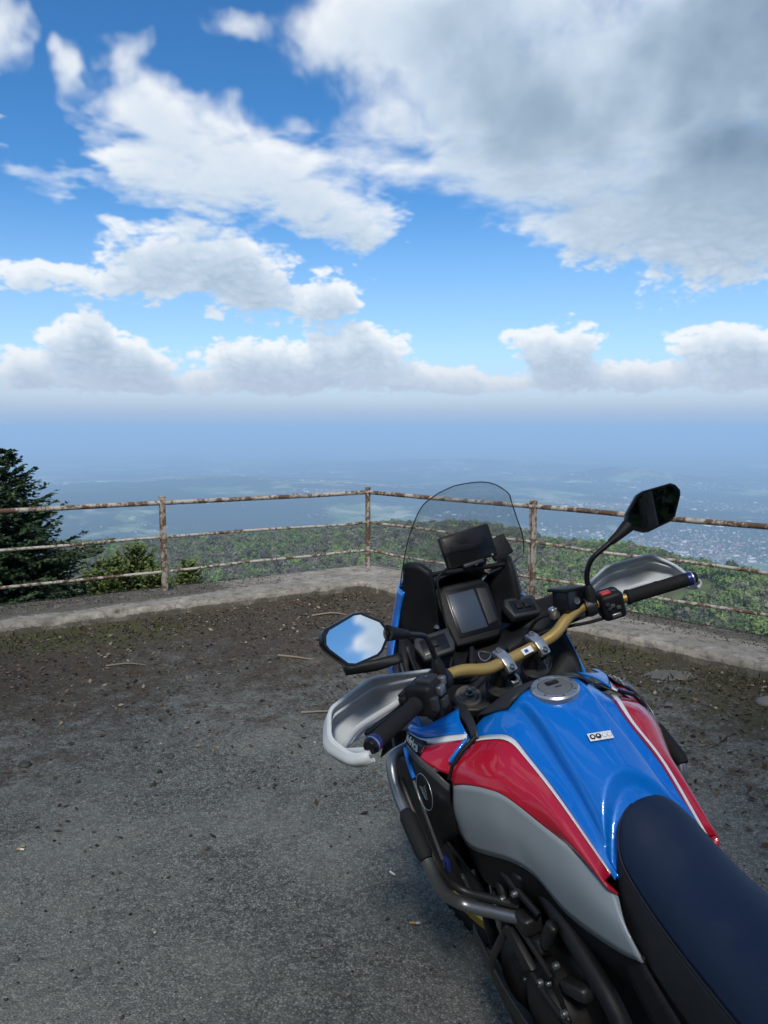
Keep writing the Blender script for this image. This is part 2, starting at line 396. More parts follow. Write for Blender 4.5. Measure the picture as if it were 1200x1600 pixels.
def build_kerb():
    mt, b, p, out = new_mat('old_concrete')
    pos = b('ShaderNodeNewGeometry').outputs['Position']
    dn = b('ShaderNodeAttribute', attribute_name='outer').outputs['Fac']
    n = b.noise(pos, 4, 6, .65); f = b.noise(pos, 55, 4, .7); sp_ = b.noise(pos, 160, 3, .7)
    c = b.ramp(n, [(.25, (.14, .13, .11)), (.5, (.24, .22, .185)), (.75, (.34, .315, .27))])
    c = b.mix(b.m('MULTIPLY', b.ss(f, .45, .75), .45), c, (.12, .11, .095, 1))
    c = b.mix(b.ss(sp_, .62, .72, 0, .6), c, (.06, .055, .05, 1))
    dirt = b.ss(b.m('ADD', dn, b.m('ADD', b.m('MULTIPLY', b.m('SUBTRACT', n, .5), 1.5), b.m('MULTIPLY', b.m('SUBTRACT', f, .5), .9))), .52, .78)
    c = b.mix(b.m('MULTIPLY', dirt, .85), c, b.mix(sp_, (.02, .018, .014, 1), (.11, .10, .075, 1)))
    c = b.mix(b.ss(b.noise(pos, 2.3, 5, .7), .6, .72, 0, .5), c, (.10, .115, .05, 1))
    pat = b.noise(pos, 11, 6, .72, .6)
    c = b.mix(b.ss(pat, .50, .62, 0, .55), c, (.055, .052, .045, 1)); c = b.mix(b.ss(pat, .44, .32, 0, .5), c, (.42, .39, .33, 1))
    ck = b('ShaderNodeTexVoronoi', feature='DISTANCE_TO_EDGE', inp={'Vector': b.v('ADD', pos, b.v('SCALE', b.noise(pos, 3, 4, .6, col=True), .5)), 'Scale': 1.3}).outputs['Distance']
    c = b.mix(b.ss(ck, .010, .002, 0, .45), c, (.03, .028, .025, 1))
    put(b, p, Base_Color=c, Roughness=.92, Specular_IOR_Level=.2); bump(b, p, b.m('ADD', f, b.m('MULTIPLY', sp_, .5)), .7, .008)
    def run(name, D, N, L, dirty):
        # station points along the run; the ends at the corner are mitred
        W, Hh = .80, .10
        prof = [(0, -.25), (0, -.05), (.0, .02), (.0, .05), (.004, .075), (.018, .094), (.04, .1)] + [(.04 + (W - .08) * k / 14, .1) for k in range(1, 14)] + [(W - .04, .1), (W - .01, .09), (W, .06), (W, -.9)]
        S = int(L / .03)
        mit = np.tan(.5 * (math.pi - math.acos(float(np.dot(KL, KR)))))   # outer corner runs past the inner one
        T, J = np.meshgrid(np.arange(S + 1) / S, np.arange(len(prof)), indexing='ij')
        o = np.array([q[0] for q in prof])[J].ravel(); z = np.array([q[1] for q in prof])[J].ravel(); t = T.ravel()
        s = -o * mit + (L + o * mit) * t
        q = K0 + s[:, None] * D + o[:, None] * N
        P = np.concatenate([q, z[:, None]], 1)
        a = fbm(P * 5, 3, .5, 7); c_ = fbm(P * 26, 3, .6, 8); chip = np.minimum(0, fbm(P * 3.4, 3, .6, 17) + .05)
        edge = ((o < .05) & (z > .04)) * 1.
        q2 = q + N * (edge * -.20 * chip + .012 * a)[:, None]
        V = np.column_stack([q2, z + np.where(z > 0, .006 * a + .004 * c_, 0) + edge * chip * .09])
        att = np.where((o < .01) & (z < .062), .85, dirty(o / W, s))
        m = len(prof); F = [(i * m + j, (i + 1) * m + j, (i + 1) * m + j + 1, i * m + j + 1) for i in range(S) for j in range(m - 1)]
        F = [f if name == 'l' else f[::-1] for f in F]
        return V, F, att
    for nm, D, N, L, dirty in (('l', KL, NL, 7.2, lambda o, s: 1.0 * sstep(o, .2, .5) * sstep(s, .5, 1.6) + .42 * sstep(s, 1.2, 2.6)), ('r', KR, NR, 6.6, lambda o, s: .95 * sstep(o, .4, .8) * sstep(s, 1.6, 2.6))):
        V, F, att = run(nm, D, N, L, dirty)
        o = fast_obj('kerb', V, F, mt, smooth=True, attr={'outer': att}); tag(o, kind='structure')
build_kerb()

# ------------------------------------------------------------------ haze over the whole view
def build_haze():
    bm = bmesh.new(); bmesh.ops.create_cube(bm, size=1)
    for v in bm.verts:
        v.co.x *= 2 * 97000; v.co.y = v.co.y * 2 * 97000; v.co.z = (PL - 8) if v.co.z < 0 else 19.0
    m = bpy.data.materials.new('haze'); m.use_nodes = True; m.node_tree.nodes.clear(); b = NB(m.node_tree)
    out = b('ShaderNodeOutputMaterial')
    v = b('ShaderNodeVolumePrincipled', inp={'Color': (.52, .74, .99, 1), 'Density': 1.65e-4, 'Anisotropy': .0})
    b.set(out.inputs['Volume'], v)
    o = bm_obj('haze', bm, m, smooth=False); tag(o, 'pale blue haze in the air over the plain', None, None, 'stuff')
build_haze()
# ------------------------------------------------------------------ tubes, boxes, lathes
def catmull(pts, n):
    """resample a polyline smoothly to n points per span"""
    P = [np.asarray(p, float) for p in pts]; out = []
    if len(P) == 2: return [P[0] + (P[1] - P[0]) * t for t in np.linspace(0, 1, n + 1)]
    E = [2 * P[0] - P[1]] + P + [2 * P[-1] - P[-2]]
    for i in range(1, len(E) - 2):
        a, b_, c, d = E[i - 1], E[i], E[i + 1], E[i + 2]
        for t in np.linspace(0, 1, n, endpoint=False):
            out.append(.5 * (2 * b_ + (c - a) * t + (2 * a - 5 * b_ + 4 * c - d) * t * t + (3 * b_ - a - 3 * c + d) * t ** 3))
    out.append(P[-1]); return out
def fillet(pts, r, n=6):
    """straight tube path with rounded bends"""
    P = [np.asarray(p, float) for p in pts]; out = [P[0]]
    for i in range(1, len(P) - 1):
        a, c = P[i - 1] - P[i], P[i + 1] - P[i]; la, lc = np.linalg.norm(a), np.linalg.norm(c)
        q = min(r, la * .45, lc * .45); s, e = P[i] + a / la * q, P[i] + c / lc * q
        for t in np.linspace(0, 1, n): out.append((1 - t) ** 2 * s + 2 * t * (1 - t) * P[i] + t * t * e)
    out.append(P[-1]); return out
def add_tube(bm, path, rad, seg=12, caps=True, flat=None):
    P = [Vector(p) for p in path]; n = len(P)
    rad = list(np.interp(np.linspace(0, 1, n), np.linspace(0, 1, len(rad)), rad)) if hasattr(rad, '__len__') else [rad] * n
    up = None; rings = []
    for i in range(n):
        t = (P[min(i + 1, n - 1)] - P[max(i - 1, 0)]).normalized()
        if up is None:
            up = Vector((0, 0, 1)) if abs(t.z) < .9 else Vector((1, 0, 0))
        u = (up - t * up.dot(t)).normalized(); w = t.cross(u); up = u
        fu, fw = flat or (1, 1)
        rings.append([bm.verts.new(P[i] + (u * math.cos(k * 2 * math.pi / seg) * fu + w * math.sin(k * 2 * math.pi / seg) * fw) * rad[i]) for k in range(seg)])
    for i in range(n - 1):
        for k in range(seg): bm.faces.new((rings[i][k], rings[i][(k + 1) % seg], rings[i + 1][(k + 1) % seg], rings[i + 1][k]))
    if caps: bm.faces.new(rings[0][::-1]); bm.faces.new(rings[-1])
def tube(name, path, rad, mat, parent=None, seg=12, caps=True, flat=None, angle=50):
    bm = bmesh.new(); add_tube(bm, path, rad, seg, caps, flat); return bm_obj(name, bm, mat, parent, True, angle)
def frame(zdir, xdir=(1, 0, 0)):
    z = Vector(zdir).normalized(); x = Vector(xdir); x = x - z * x.dot(z)
    if x.length < 1e-4: x = Vector((0, 1, 0)) - z * z.y
    x.normalize(); y = z.cross(x)
    return Matrix((x, y, z)).transposed()
def add_box(bm, c, size, M=None, bevel=0, seg=2):
    M = (M or Matrix.Identity(3)).to_4x4(); M.translation = Vector(c)
    S = Matrix.Diagonal((*size, 1))
    g = bmesh.ops.create_cube(bm, size=1, matrix=M @ S)
    if bevel:
        es = list({e for v in g['verts'] for e in v.link_edges})
        bmesh.ops.bevel(bm, geom=es, offset=bevel, segments=seg, affect='EDGES', profile=.5)
def box(name, c, size, mat, parent=None, M=None, bevel=.002, seg=2):
    bm = bmesh.new(); add_box(bm, c, size, M, bevel, seg); return bm_obj(name, bm, mat, parent, True, 40)
def add_lathe(bm, prof, c, axis, seg=24, xdir=(1, 0, 0)):
    M = frame(axis, xdir); rings = []
    for (r, h) in prof:
        rings.append([bm.verts.new(Vector(c) + M @ Vector((r * math.cos(k * 2 * math.pi / seg), r * math.sin(k * 2 * math.pi / seg), h))) for k in range(seg)] if r > 1e-6 else [bm.verts.new(Vector(c) + M @ Vector((0, 0, h)))])
    for a, d in zip(rings, rings[1:]):
        for k in range(seg):
            k2 = (k + 1) % seg
            if len(a) == 1 and len(d) == 1: continue
            if len(a) == 1: bm.faces.new((a[0], d[k], d[k2]))
            elif len(d) == 1: bm.faces.new((a[k], a[k2], d[0]))
            else: bm.faces.new((a[k], a[k2], d[k2], d[k]))
def lathe(name, prof, c, axis, mat, parent=None, seg=24, angle=35, xdir=(1, 0, 0)):
    bm = bmesh.new(); add_lathe(bm, prof, c, axis, seg, xdir); bmesh.ops.recalc_face_normals(bm, faces=bm.faces); return bm_obj(name, bm, mat, parent, True, angle)
def add_prism(bm, poly, M, c, depth, bevel=0, seg=2):
    """polygon (2D, local xy) extruded along local z by depth"""
    f = bm.faces.new([bm.verts.new(Vector(c) + M @ Vector((x, y, 0))) for x, y in poly])
    r = bmesh.ops.extrude_face_region(bm, geom=[f]); vs_ = [v for v in r['geom'] if isinstance(v, bmesh.types.BMVert)]
    bmesh.ops.translate(bm, verts=vs_, vec=M @ Vector((0, 0, depth)))
    bmesh.ops.recalc_face_normals(bm, faces=bm.faces)
    if bevel: bmesh.ops.bevel(bm, geom=[e for e in bm.edges], offset=bevel, segments=seg, affect='EDGES', profile=.5)
def prism(name, poly, M, c, depth, mat, parent=None, bevel=.002, seg=2, angle=40):
    bm = bmesh.new(); add_prism(bm, poly, M, c, depth, bevel, seg); return bm_obj(name, bm, mat, parent, True, angle)
def surf_grid(rows, nu, nv, lin=None):
    A = np.array([(fillet(r, lin, nu) if lin else catmull(r, nu)) for r in rows]); B = np.array([catmull(A[:, j], nv) for j in range(A.shape[1])])
    return np.swapaxes(B, 0, 1)
def panel(name, rows, mat, parent=None, nu=5, nv=5, thick=.004, flip=False, smooth=True, lin=None, relax=0):
    """curved sheet through rows of control points, given a thickness"""
    G = surf_grid(rows, nu, nv, lin); n, m = G.shape[:2]
    for _ in range(relax): G[1:-1, 1:-1] = .5 * G[1:-1, 1:-1] + .125 * (G[:-2, 1:-1] + G[2:, 1:-1] + G[1:-1, :-2] + G[1:-1, 2:])
    V = G.reshape(-1, 3); F = [(i * m + j, i * m + j + 1, (i + 1) * m + j + 1, (i + 1) * m + j) for i in range(n - 1) for j in range(m - 1)]
    if flip: F = [f[::-1] for f in F]
    o = mesh_obj(name, V, F, None, parent, smooth)
    for mm in (mat if isinstance(mat, (list, tuple)) else [mat]): o.data.materials.append(mm)
    if thick:
        md = o.modifiers.new('thickness', 'SOLIDIFY'); md.thickness = thick; md.offset = 1
    return o

# ------------------------------------------------------------------ railing
def rust_mat(name, paint, amount, scale=9):
    mt, b, p, out = new_mat(name)
    pos = b('ShaderNodeTexCoord').outputs['Object']
    n = b.noise(pos, scale, 6, .68, .4); f = b.noise(pos, scale * 6, 4, .7); g = b.noise(pos, scale * .25, 3, .5)
    r = b.ss(b.m('ADD', b.m('ADD', n, b.m('MULTIPLY', b.m('SUBTRACT', f, .5), .7)), b.m('MULTIPLY', b.m('SUBTRACT', g, .5), .8)), amount - .05, amount + .06)
    rc = b.ramp(b.m('ADD', b.m('MULTIPLY', f, .7), b.m('MULTIPLY', n, .3)), [(.2, (.020, .014, .011)), (.45, (.065, .037, .024)), (.62, (.125, .072, .043)), (.8, (.22, .145, .095))])
    pc = b.mix(b.ss(f, .4, .75, 0, .5), (*paint, 1), (paint[0] * .45, paint[1] * .45, paint[2] * .42, 1))
    put(b, p, Base_Color=b.mix(r, pc, rc), Roughness=b.lin(r, 0, 1, .55, .95), Specular_IOR_Level=.3)
    bump(b, p, b.m('ADD', b.m('MULTIPLY', r, .6), b.m('MULTIPLY', f, .5)), .7, .003); return mt
M_RAIL = rust_mat('rusty_rail_paint', (.36, .325, .28), .505, 22); M_RAIL2 = rust_mat('flaking_rail_paint', (.38, .35, .305), .515, 26); M_POST = rust_mat('rusty_post_paint', (.31, .28, .235), .51, 24)
def build_railing():
    root = empty('railing', (K0[0], K0[1], .1)); tag(root, 'rusty pipe railing with flaking white paint along the terrace kerb', 'railing')
    org = Vector(root.location)
    OFF = .69
    mit = math.tan(.5 * (math.pi - math.acos(float(np.dot(KL, KR)))))
    C = Vector((-.174, 8.249, 0))
    L = [C + Vector((*KL, 0)) * 2.222 * k for k in range(0, 4)]; Rr = [C + Vector((*KR, 0)) * 2.119 * k for k in range(0, 4)]
    def post(p, kind, D, lean=(0, 0)):
        bm = bmesh.new(); a = math.atan2(D[1], D[0]); M = Matrix.Rotation(a, 3, 'Z')
        p = p - org
        if kind == 'pipe':
            n = 12; path = [p + Vector((lean[0] * t, lean[1] * t, -.12 + 1.09 * t)) for t in np.linspace(0, 1, n)]
            add_tube(bm, path, .027, 14)
            add_lathe(bm, [(.0, .008), (.02, .006), (.030, -.002), (.030, -.016), (.027, -.018)], path[-1], (0, 0, 1), 14)
        elif kind == 'square':
            add_box(bm, p + Vector((0, 0, .43)), (.05, .05, 1.09), M, .004)
            add_box(bm, p + Vector((0, 0, .975)), (.054, .054, .012), M, .003)
        else:   # angle iron
            add_box(bm, p + Vector((0, 0, .42)), (.078, .009, 1.08), M, .002)
            add_box(bm, p + M @ Vector((.036, -.032, 0)) + Vector((0, 0, .42)), (.009, .064, 1.078), M, .002)
            add_box(bm, p + M @ Vector((.01, -.01, 0)) + Vector((0, 0, .962)), (.07, .04, .03), M, .012)
        if kind != 'angle':
            add_lathe(bm, [(.075, -.004), (.072, .006), (.03, .008)], p + Vector((0, 0, 0)), (0, 0, 1), 14)
        for e in bm.verts: pass
        bm_obj('post', bm, M_POST, root, True, 40)
    post(C, 'pipe', KL, (0, 0)); 
    for k, q in enumerate(L[1:]): post(q, 'square' if k == 0 else 'pipe', KL, (0, 0))
    for q in Rr[1:]: post(q, 'angle', KR)
    for run, D in ((L, KL), (Rr, KR)):
        dn = Vector((D[1], -D[0], 0))
        for nm, z, r, mt in (('top_rail', .918, .0215, M_RAIL), ('middle_rail', .594, .0135, M_RAIL2), ('lower_rail', .284, .0135, M_RAIL2)):
            path = []; rad = []
            Ltot = (run[-1] - run[0]).length; n = int(Ltot / .04)
            for i in range(n + 1):
                t = i / n; s = t * Ltot
                pz = np.array([[s * .9, z * 7 + D[0] * 3, 1.7]]); w = float(vnoise(pz, 5)[0]); w2 = float(vnoise(pz + 9.5, 6)[0])
                jo = float(vnoise(pz * 9, 8)[0])
                sag = (1 if nm != 'top_rail' else .45) * min(1, s / .3)
                q = run[0] + Vector((*D, 0)) * s - org + Vector((0, 0, z + .024 * w * sag)) + dn * (.02 * w2 * sag)
                path.append(q); rad.append(r * (1 + .06 * jo))
            tube(nm, path, rad, mt, root, 12)
    # pipe sleeve joining two lengths of the left top rail
    q = L[0].lerp(L[1], .39) - org + Vector((0, 0, .918)); d = Vector((*KL, 0))
    tube('rail_sleeve', [q - d * .025, q + d * .025], .0245, M_RAIL2, root, 14)
build_railing()
# ------------------------------------------------------------------ vegetation
def leaf_mat(name, stops, translucent=.25, rand='obj', attr=True, rough=.7):
    mt, b, p, out = new_mat(name)
    rnd = b('ShaderNodeObjectInfo').outputs['Random'] if rand == 'obj' else b('ShaderNodeAttribute', attribute_name='tint').outputs['Fac']
    if rand == 'inst': rnd = b('ShaderNodeAttribute', attribute_name='kindness', attribute_type='INSTANCER').outputs['Fac']
    c = b.ramp(rnd, stops)
    sh = b('ShaderNodeAttribute', attribute_name='tone').outputs['Fac']
    c = b.mix(1.0, c, b('ShaderNodeCombineColor', sh, sh, sh).outputs[0], 'MULTIPLY')
    if rand == 'inst':
        lu = b('ShaderNodeAttribute', attribute_name='lum', attribute_type='INSTANCER').outputs['Fac']; c = b.mix(1.0, c, b('ShaderNodeCombineColor', lu, lu, lu).outputs[0], 'MULTIPLY')
    put(b, p, Base_Color=c, Roughness=rough, Specular_IOR_Level=.15)
    t = b('ShaderNodeBsdfTranslucent', c); mx = b('ShaderNodeMixShader', translucent, p, t); b.set(out.inputs[0], mx); return mt
def quads(C, N, size, aspect=1.0, rngl=rng, along=None):
    """loose quads centred at C facing N; along = long axis"""
    n = len(C); N = N / np.linalg.norm(N, axis=1, keepdims=True)
    a = rngl.normal(size=(n, 3)) if along is None else along
    u = a - N * (a * N).sum(1, keepdims=True); u /= np.linalg.norm(u, axis=1, keepdims=True) + 1e-9; w = np.cross(N, u)
    s = np.asarray(size).reshape(-1, 1) * np.ones((n, 1))
    V = np.stack([C - u * s * aspect, C - w * s * .55, C + u * s * aspect, C + w * s * .55], 1).reshape(-1, 3)
    return V, np.arange(4 * n).reshape(n, 4)
def crown_mesh(name, seed, lobes, nq, size, spread, mat, bare=False):
    r = np.random.default_rng(seed); Cs, Ns = [], []
    ce = r.normal(size=(lobes, 3)); ce /= np.linalg.norm(ce, axis=1, keepdims=True); ce *= r.uniform(.35, .75, (lobes, 1)) * np.array(spread); ce[:, 2] += spread[2] * .95
    rad = r.uniform(.28, .5, lobes) * min(spread)
    for c, q in zip(ce, rad):
        k = max(6, int(nq / lobes)); d = r.normal(size=(k, 3)); d[:, 2] += .35; d /= np.linalg.norm(d, axis=1, keepdims=True)
        Cs.append(c + d * q * r.uniform(.75, 1.1, (k, 1))); Ns.append(d + r.normal(scale=.3, size=(k, 3)))
    C = np.concatenate(Cs); N = np.concatenate(Ns)
    V, F = quads(C, N, r.uniform(.6, 1.25, len(C)) * size, 1.0, r)
    tone = np.repeat(r.uniform(.8, 1.2, len(C)), 4)
    me = fast_obj(name, V, F, mat, attr={'tone': tone}); data = me.data; bpy.data.objects.remove(me)
    return data
def in_meadow(x, y):
    r = np.hypot(x, y); az = np.degrees(np.arctan2(x, y))
    return ((az - 21.3) / 3.0) ** 2 + ((r - 432) / 38) ** 2 < 1 + .35 * np.sin(az * 5)
def build_forest():
    m1 = leaf_mat('spring_wood_leaves', [(0, (.14, .135, .11)), (.25, (.165, .155, .115)), (.42, (.14, .16, .085)), (.6, (.125, .185, .06)), (.8, (.18, .26, .07)), (.92, (.10, .15, .055)), (1, (.065, .10, .045))], .2, 'inst')
    col = bpy.data.collections.new('wood_tree_kinds')
    for i in range(5):
        me = crown_mesh('broadleaf_crown', 100 + i, 9, 620, .50, (4.0, 4.0, 4.2), m1); col.objects.link(bpy.data.objects.new('broadleaf_crown', me))
    n = 19000; r = np.sqrt(rng.uniform(150 ** 2, 850 ** 2, n)); az = rng.uniform(-36, 36, n)
    x, y = r * np.sin(np.radians(az)), r * np.cos(np.radians(az)); z = height(x, y)
    Rc = np.interp(az, [-75, -28, -12, -2, 8, 18, 26, 75], [700, 660, 690, 640, 600, 520, 430, 400])
    d = out_dist(x, y)
    k = (r < Rc + 70) & ~in_meadow(x, y) & (z < -60)
    # gaps
    P = np.stack([x, y, 0 * x], -1); g = fbm(P / 60, 3, .5, 301); k &= (g > -.62)
    x, y, z, P = x[k], y[k], z[k], P[k]; n = len(x)
    kind = np.clip(.38 + .45 * fbm(P / 130, 3, .5, 311) + .2 * rng.normal(size=n) + .26 * sstep(np.degrees(np.arctan2(x, y)), 8, 22), 0, 1)
    sc = rng.uniform(.75, 1.3, n) * np.where(np.hypot(x, y) < 470, 1.3, 1.05)
    me = bpy.data.meshes.new('wood_points'); me.vertices.add(n); me.vertices.foreach_set('co', np.stack([x, y, z - .6], 1).astype(np.float32).ravel())
    for nm, a in (('kindness', kind), ('size', sc), ('lum', np.clip(rng.normal(1.0, .22, n), .55, 1.6)), ('turn', rng.uniform(0, 6.28, n))):
        at = me.attributes.new(nm, 'FLOAT', 'POINT'); at.data.foreach_set('value', a.astype(np.float32))
    o = link(bpy.data.objects.new('forest', me)); tag(o, 'spring woodland covering the ridge below the terrace', None, None, 'stuff')
    g = bpy.data.node_groups.new('wood_scatter', 'GeometryNodeTree'); g.is_modifier = True
    g.interface.new_socket('Geometry', in_out='INPUT', socket_type='NodeSocketGeometry'); g.interface.new_socket('Geometry', in_out='OUTPUT', socket_type='NodeSocketGeometry')
    N = g.nodes.new; L = g.links.new
    gi, go = N('NodeGroupInput'), N('NodeGroupOutput')
    ci = N('GeometryNodeCollectionInfo'); ci.inputs['Collection'].default_value = col; ci.inputs['Separate Children'].default_value = True; ci.inputs['Reset Children'].default_value = True
    ip = N('GeometryNodeInstanceOnPoints'); ip.inputs['Pick Instance'].default_value = True
    def at(nm):
        q = N('GeometryNodeInputNamedAttribute'); q.data_type = 'FLOAT'; q.inputs[0].default_value = nm; return q.outputs[0]
    cx = N('ShaderNodeCombineXYZ'); L(at('turn'), cx.inputs[2]); sc_ = N('ShaderNodeCombineXYZ')
    sa = at('size')
    for i in range(3): L(sa, sc_.inputs[i])
    L(gi.outputs[0], ip.inputs['Points']); L(ci.outputs[0], ip.inputs['Instance']); L(cx.outputs[0], ip.inputs['Rotation']); L(sc_.outputs[0], ip.inputs['Scale']); L(ip.outputs[0], go.inputs[0])
    md = o.modifiers.new('trees', 'NODES'); md.node_group = g
    return n
NWOOD = build_forest()

def bark_mat():
    mt, b, p, out = new_mat('bark'); pos = b('ShaderNodeTexCoord').outputs['Object']; n = b.noise(b.v('MULTIPLY', pos, (1, 1, .25)), 30, 5, .7)
    put(b, p, Base_Color=b.ramp(n, [(.3, (.022, .017, .013)), (.7, (.085, .068, .052))]), Roughness=.95); bump(b, p, n, .8, .02); return mt
M_BARK = bark_mat()
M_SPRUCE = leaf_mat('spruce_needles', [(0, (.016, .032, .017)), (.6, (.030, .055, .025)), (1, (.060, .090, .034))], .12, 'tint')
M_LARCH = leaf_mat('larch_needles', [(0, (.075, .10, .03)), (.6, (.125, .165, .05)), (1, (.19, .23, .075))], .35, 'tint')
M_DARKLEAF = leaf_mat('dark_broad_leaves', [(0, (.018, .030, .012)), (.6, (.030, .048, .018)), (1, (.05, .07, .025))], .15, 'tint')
def conifer(name, label, cat, base, H, rad, whorls, per, mat, seed, droop=-.25, tw=16, needle=.055, pw=1.0, bare_to=.0, group=None):
    r = np.random.default_rng(seed)
    root = empty(name, base); tag(root, label, cat, group)
    tube('trunk', [(.03 * math.sin(t * 5), .03 * math.cos(t * 4), H * t) for t in np.linspace(-.05, .985, 14)], [max(.006, (.016 + .012 * H) * (1 - t) ** .9 + .004) for t in np.linspace(0, 1, 14)], M_BARK, root, 9)
    C, Nn, A, S, T = [], [], [], [], []
    stick = bmesh.new()
    for w in range(whorls):
        t = bare_to + (1 - bare_to) * (w + r.uniform(-.2, .2)) / whorls; t = min(max(t, .01), .985); z = H * t
        L0 = rad * (1 - t) ** pw * r.uniform(.75, 1.12) + .07
        k0 = r.uniform(0, 6.28)
        for k in range(per if t < .9 else max(3, per - 2)):
            L = L0 * r.uniform(.55, 1.18); a = k0 + k * 6.283 / per + r.uniform(-.3, .3)
            up = droop + .75 * t ** 2 + r.uniform(-.12, .12)
            d = np.array([math.cos(a), math.sin(a), up]); d /= np.linalg.norm(d)
            side = np.array([-math.sin(a), math.cos(a), 0])
            pts = [np.array([0, 0, z]) + d * L * s + np.array([0, 0, .16 * L * s * s]) for s in (0, .5, 1)]
            add_tube(stick, pts, [.004 + .006 * L, .003 + .004 * L, .002], 4, False)
            nt = max(4, int(tw * L / rad * 1.6) + 3)
            for q in range(nt):
                s = (q + r.uniform(.1, .9)) / nt; s = .08 + .92 * s
                p0 = np.array([0, 0, z]) + d * L * s + np.array([0, 0, .16 * L * s * s])
                for sg in (-1, 1):
                    ln = (L * .38 * (1.05 - s) + needle * 1.4) * r.uniform(.6, 1.2)
                    dd = d * .75 + side * sg * r.uniform(.5, 1.0) + np.array([0, 0, r.uniform(-.38, .18)]); dd /= np.linalg.norm(dd)
                    m = max(2, int(ln / (needle * .9)))
                    for e in range(m):
                        c = p0 + dd * ln * (e + .5) / m
                        C.append(c); A.append(dd + r.normal(scale=.25, size=3)); Nn.append(np.array([0, 0, 1.]) + r.normal(scale=.55, size=3)); S.append(needle * r.uniform(.7, 1.25)); T.append(np.clip(.25 + .55 * s + r.normal(scale=.15), 0, 1))
    C, A, Nn, S = np.array(C), np.array(A), np.array(Nn), np.array(S)
    V, F = quads(C, Nn, S, 1.0, r, A)
    o = fast_obj('crown', V, F, mat, root, attr={'tint': np.repeat(T, 4), 'tone': np.repeat(r.uniform(.75, 1.2, len(T)), 4)})
    tag(bm_obj('branches', stick, M_BARK, root), kind='stuff')
    return root
def gz(x, y): return float(height(np.array([x]), np.array([y]))[0])
def plant(name, label, cat, px, y, vtop, rad, whorls, per, mat, seed, **k):
    x = (px - 600) / 1200 * y; z0 = gz(x, y); zt = 1.61 - (vtop - 668) / 1200 * y
    return conifer(name, label, cat, (x, y, z0), zt - z0, rad, whorls, per, mat, seed, **k)
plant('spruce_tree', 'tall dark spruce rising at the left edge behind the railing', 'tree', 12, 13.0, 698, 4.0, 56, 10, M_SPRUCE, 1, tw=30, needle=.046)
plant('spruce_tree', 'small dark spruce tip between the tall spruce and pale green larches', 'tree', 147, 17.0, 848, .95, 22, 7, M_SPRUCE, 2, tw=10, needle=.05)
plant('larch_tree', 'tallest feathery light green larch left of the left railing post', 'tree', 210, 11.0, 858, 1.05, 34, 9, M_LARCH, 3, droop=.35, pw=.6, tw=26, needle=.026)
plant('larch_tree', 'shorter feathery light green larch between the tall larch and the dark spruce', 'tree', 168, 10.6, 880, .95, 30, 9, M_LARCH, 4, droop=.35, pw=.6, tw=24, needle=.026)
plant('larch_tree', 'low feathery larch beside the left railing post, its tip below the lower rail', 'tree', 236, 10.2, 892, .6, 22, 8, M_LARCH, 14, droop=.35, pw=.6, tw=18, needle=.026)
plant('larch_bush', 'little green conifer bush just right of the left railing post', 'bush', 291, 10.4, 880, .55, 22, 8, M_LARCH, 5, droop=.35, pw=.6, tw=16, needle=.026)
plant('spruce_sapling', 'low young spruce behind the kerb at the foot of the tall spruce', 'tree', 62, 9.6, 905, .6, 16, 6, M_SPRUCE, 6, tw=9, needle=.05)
def broadleaf(name, label, base, H, spread, seed, nq=2600, size=.2, group=None):
    r = np.random.default_rng(seed); root = empty(name, base); tag(root, label, 'tree', group)
    bm = bmesh.new(); tr = [(r.normal(scale=.05) * t * 3, r.normal(scale=.05) * t * 3, H * .75 * t) for t in np.linspace(-.03, 1, 8)]
    add_tube(bm, tr, [.17 * (1 - .75 * t) for t in np.linspace(0, 1, 8)], 9)
    Cs, Ns = [], []
    for k in range(15):
        t = r.uniform(.12, 1.0); a = r.uniform(0, 6.28); L = spread * r.uniform(.45, 1) * (1.1 - .5 * abs(t - .6)); s0 = np.array([0, 0, H * .75 * t])
        e = s0 + np.array([math.cos(a) * L, math.sin(a) * L, H * .25 * r.uniform(.3, 1)])
        add_tube(bm, [s0, s0 * .5 + e * .5 + np.array([0, 0, .15]), e], [.05, .035, .012], 6)
        kk = nq // 15; d = r.normal(size=(kk, 3)); d /= np.linalg.norm(d, axis=1, keepdims=True)
        Cs.append(e + d * r.uniform(.2, 1, (kk, 1)) ** .5 * spread * .42); Ns.append(d + r.normal(scale=.6, size=(kk, 3)))
    bm_obj('trunk', bm, M_BARK, root)
    C = np.concatenate(Cs); N = np.concatenate(Ns); V, F = quads(C, N, r.uniform(.7, 1.3, len(C)) * size, 1, r)
    fast_obj('crown', V, F, M_DARKLEAF, root, attr={'tint': np.repeat(r.uniform(0, 1, len(C)), 4), 'tone': np.repeat(r.uniform(.7, 1.2, len(C)), 4)})
spots = [(-16.5 + 2.9 * k + random.uniform(-.5, .5), -6.2 - 1.0 * (k % 2) + random.uniform(-.4, .4)) for k in range(9)]
for i, (x, y) in enumerate(spots):
    broadleaf('broadleaf_tree', 'sparse leafy tree in the row behind the viewpoint that shades the terrace', (x, y, -.05), random.uniform(12.6, 14.2), 3.4, 60 + i, 420, .24, group='row of shade trees behind the viewpoint')

for i, (x, y) in enumerate(((5.2, -8.6), (7.6, -8.4), (9.6, -10.2), (6.4, -11.6), (11.6, -11.5))):
    broadleaf('broadleaf_tree', 'dark leafy tree behind the viewpoint, seen only in the right-hand mirror', (x, y, -.05), 9.5 + .5 * (i % 2), 2.9, 80 + i, 5200, .22, group='trees mirrored in the right-hand mirror')

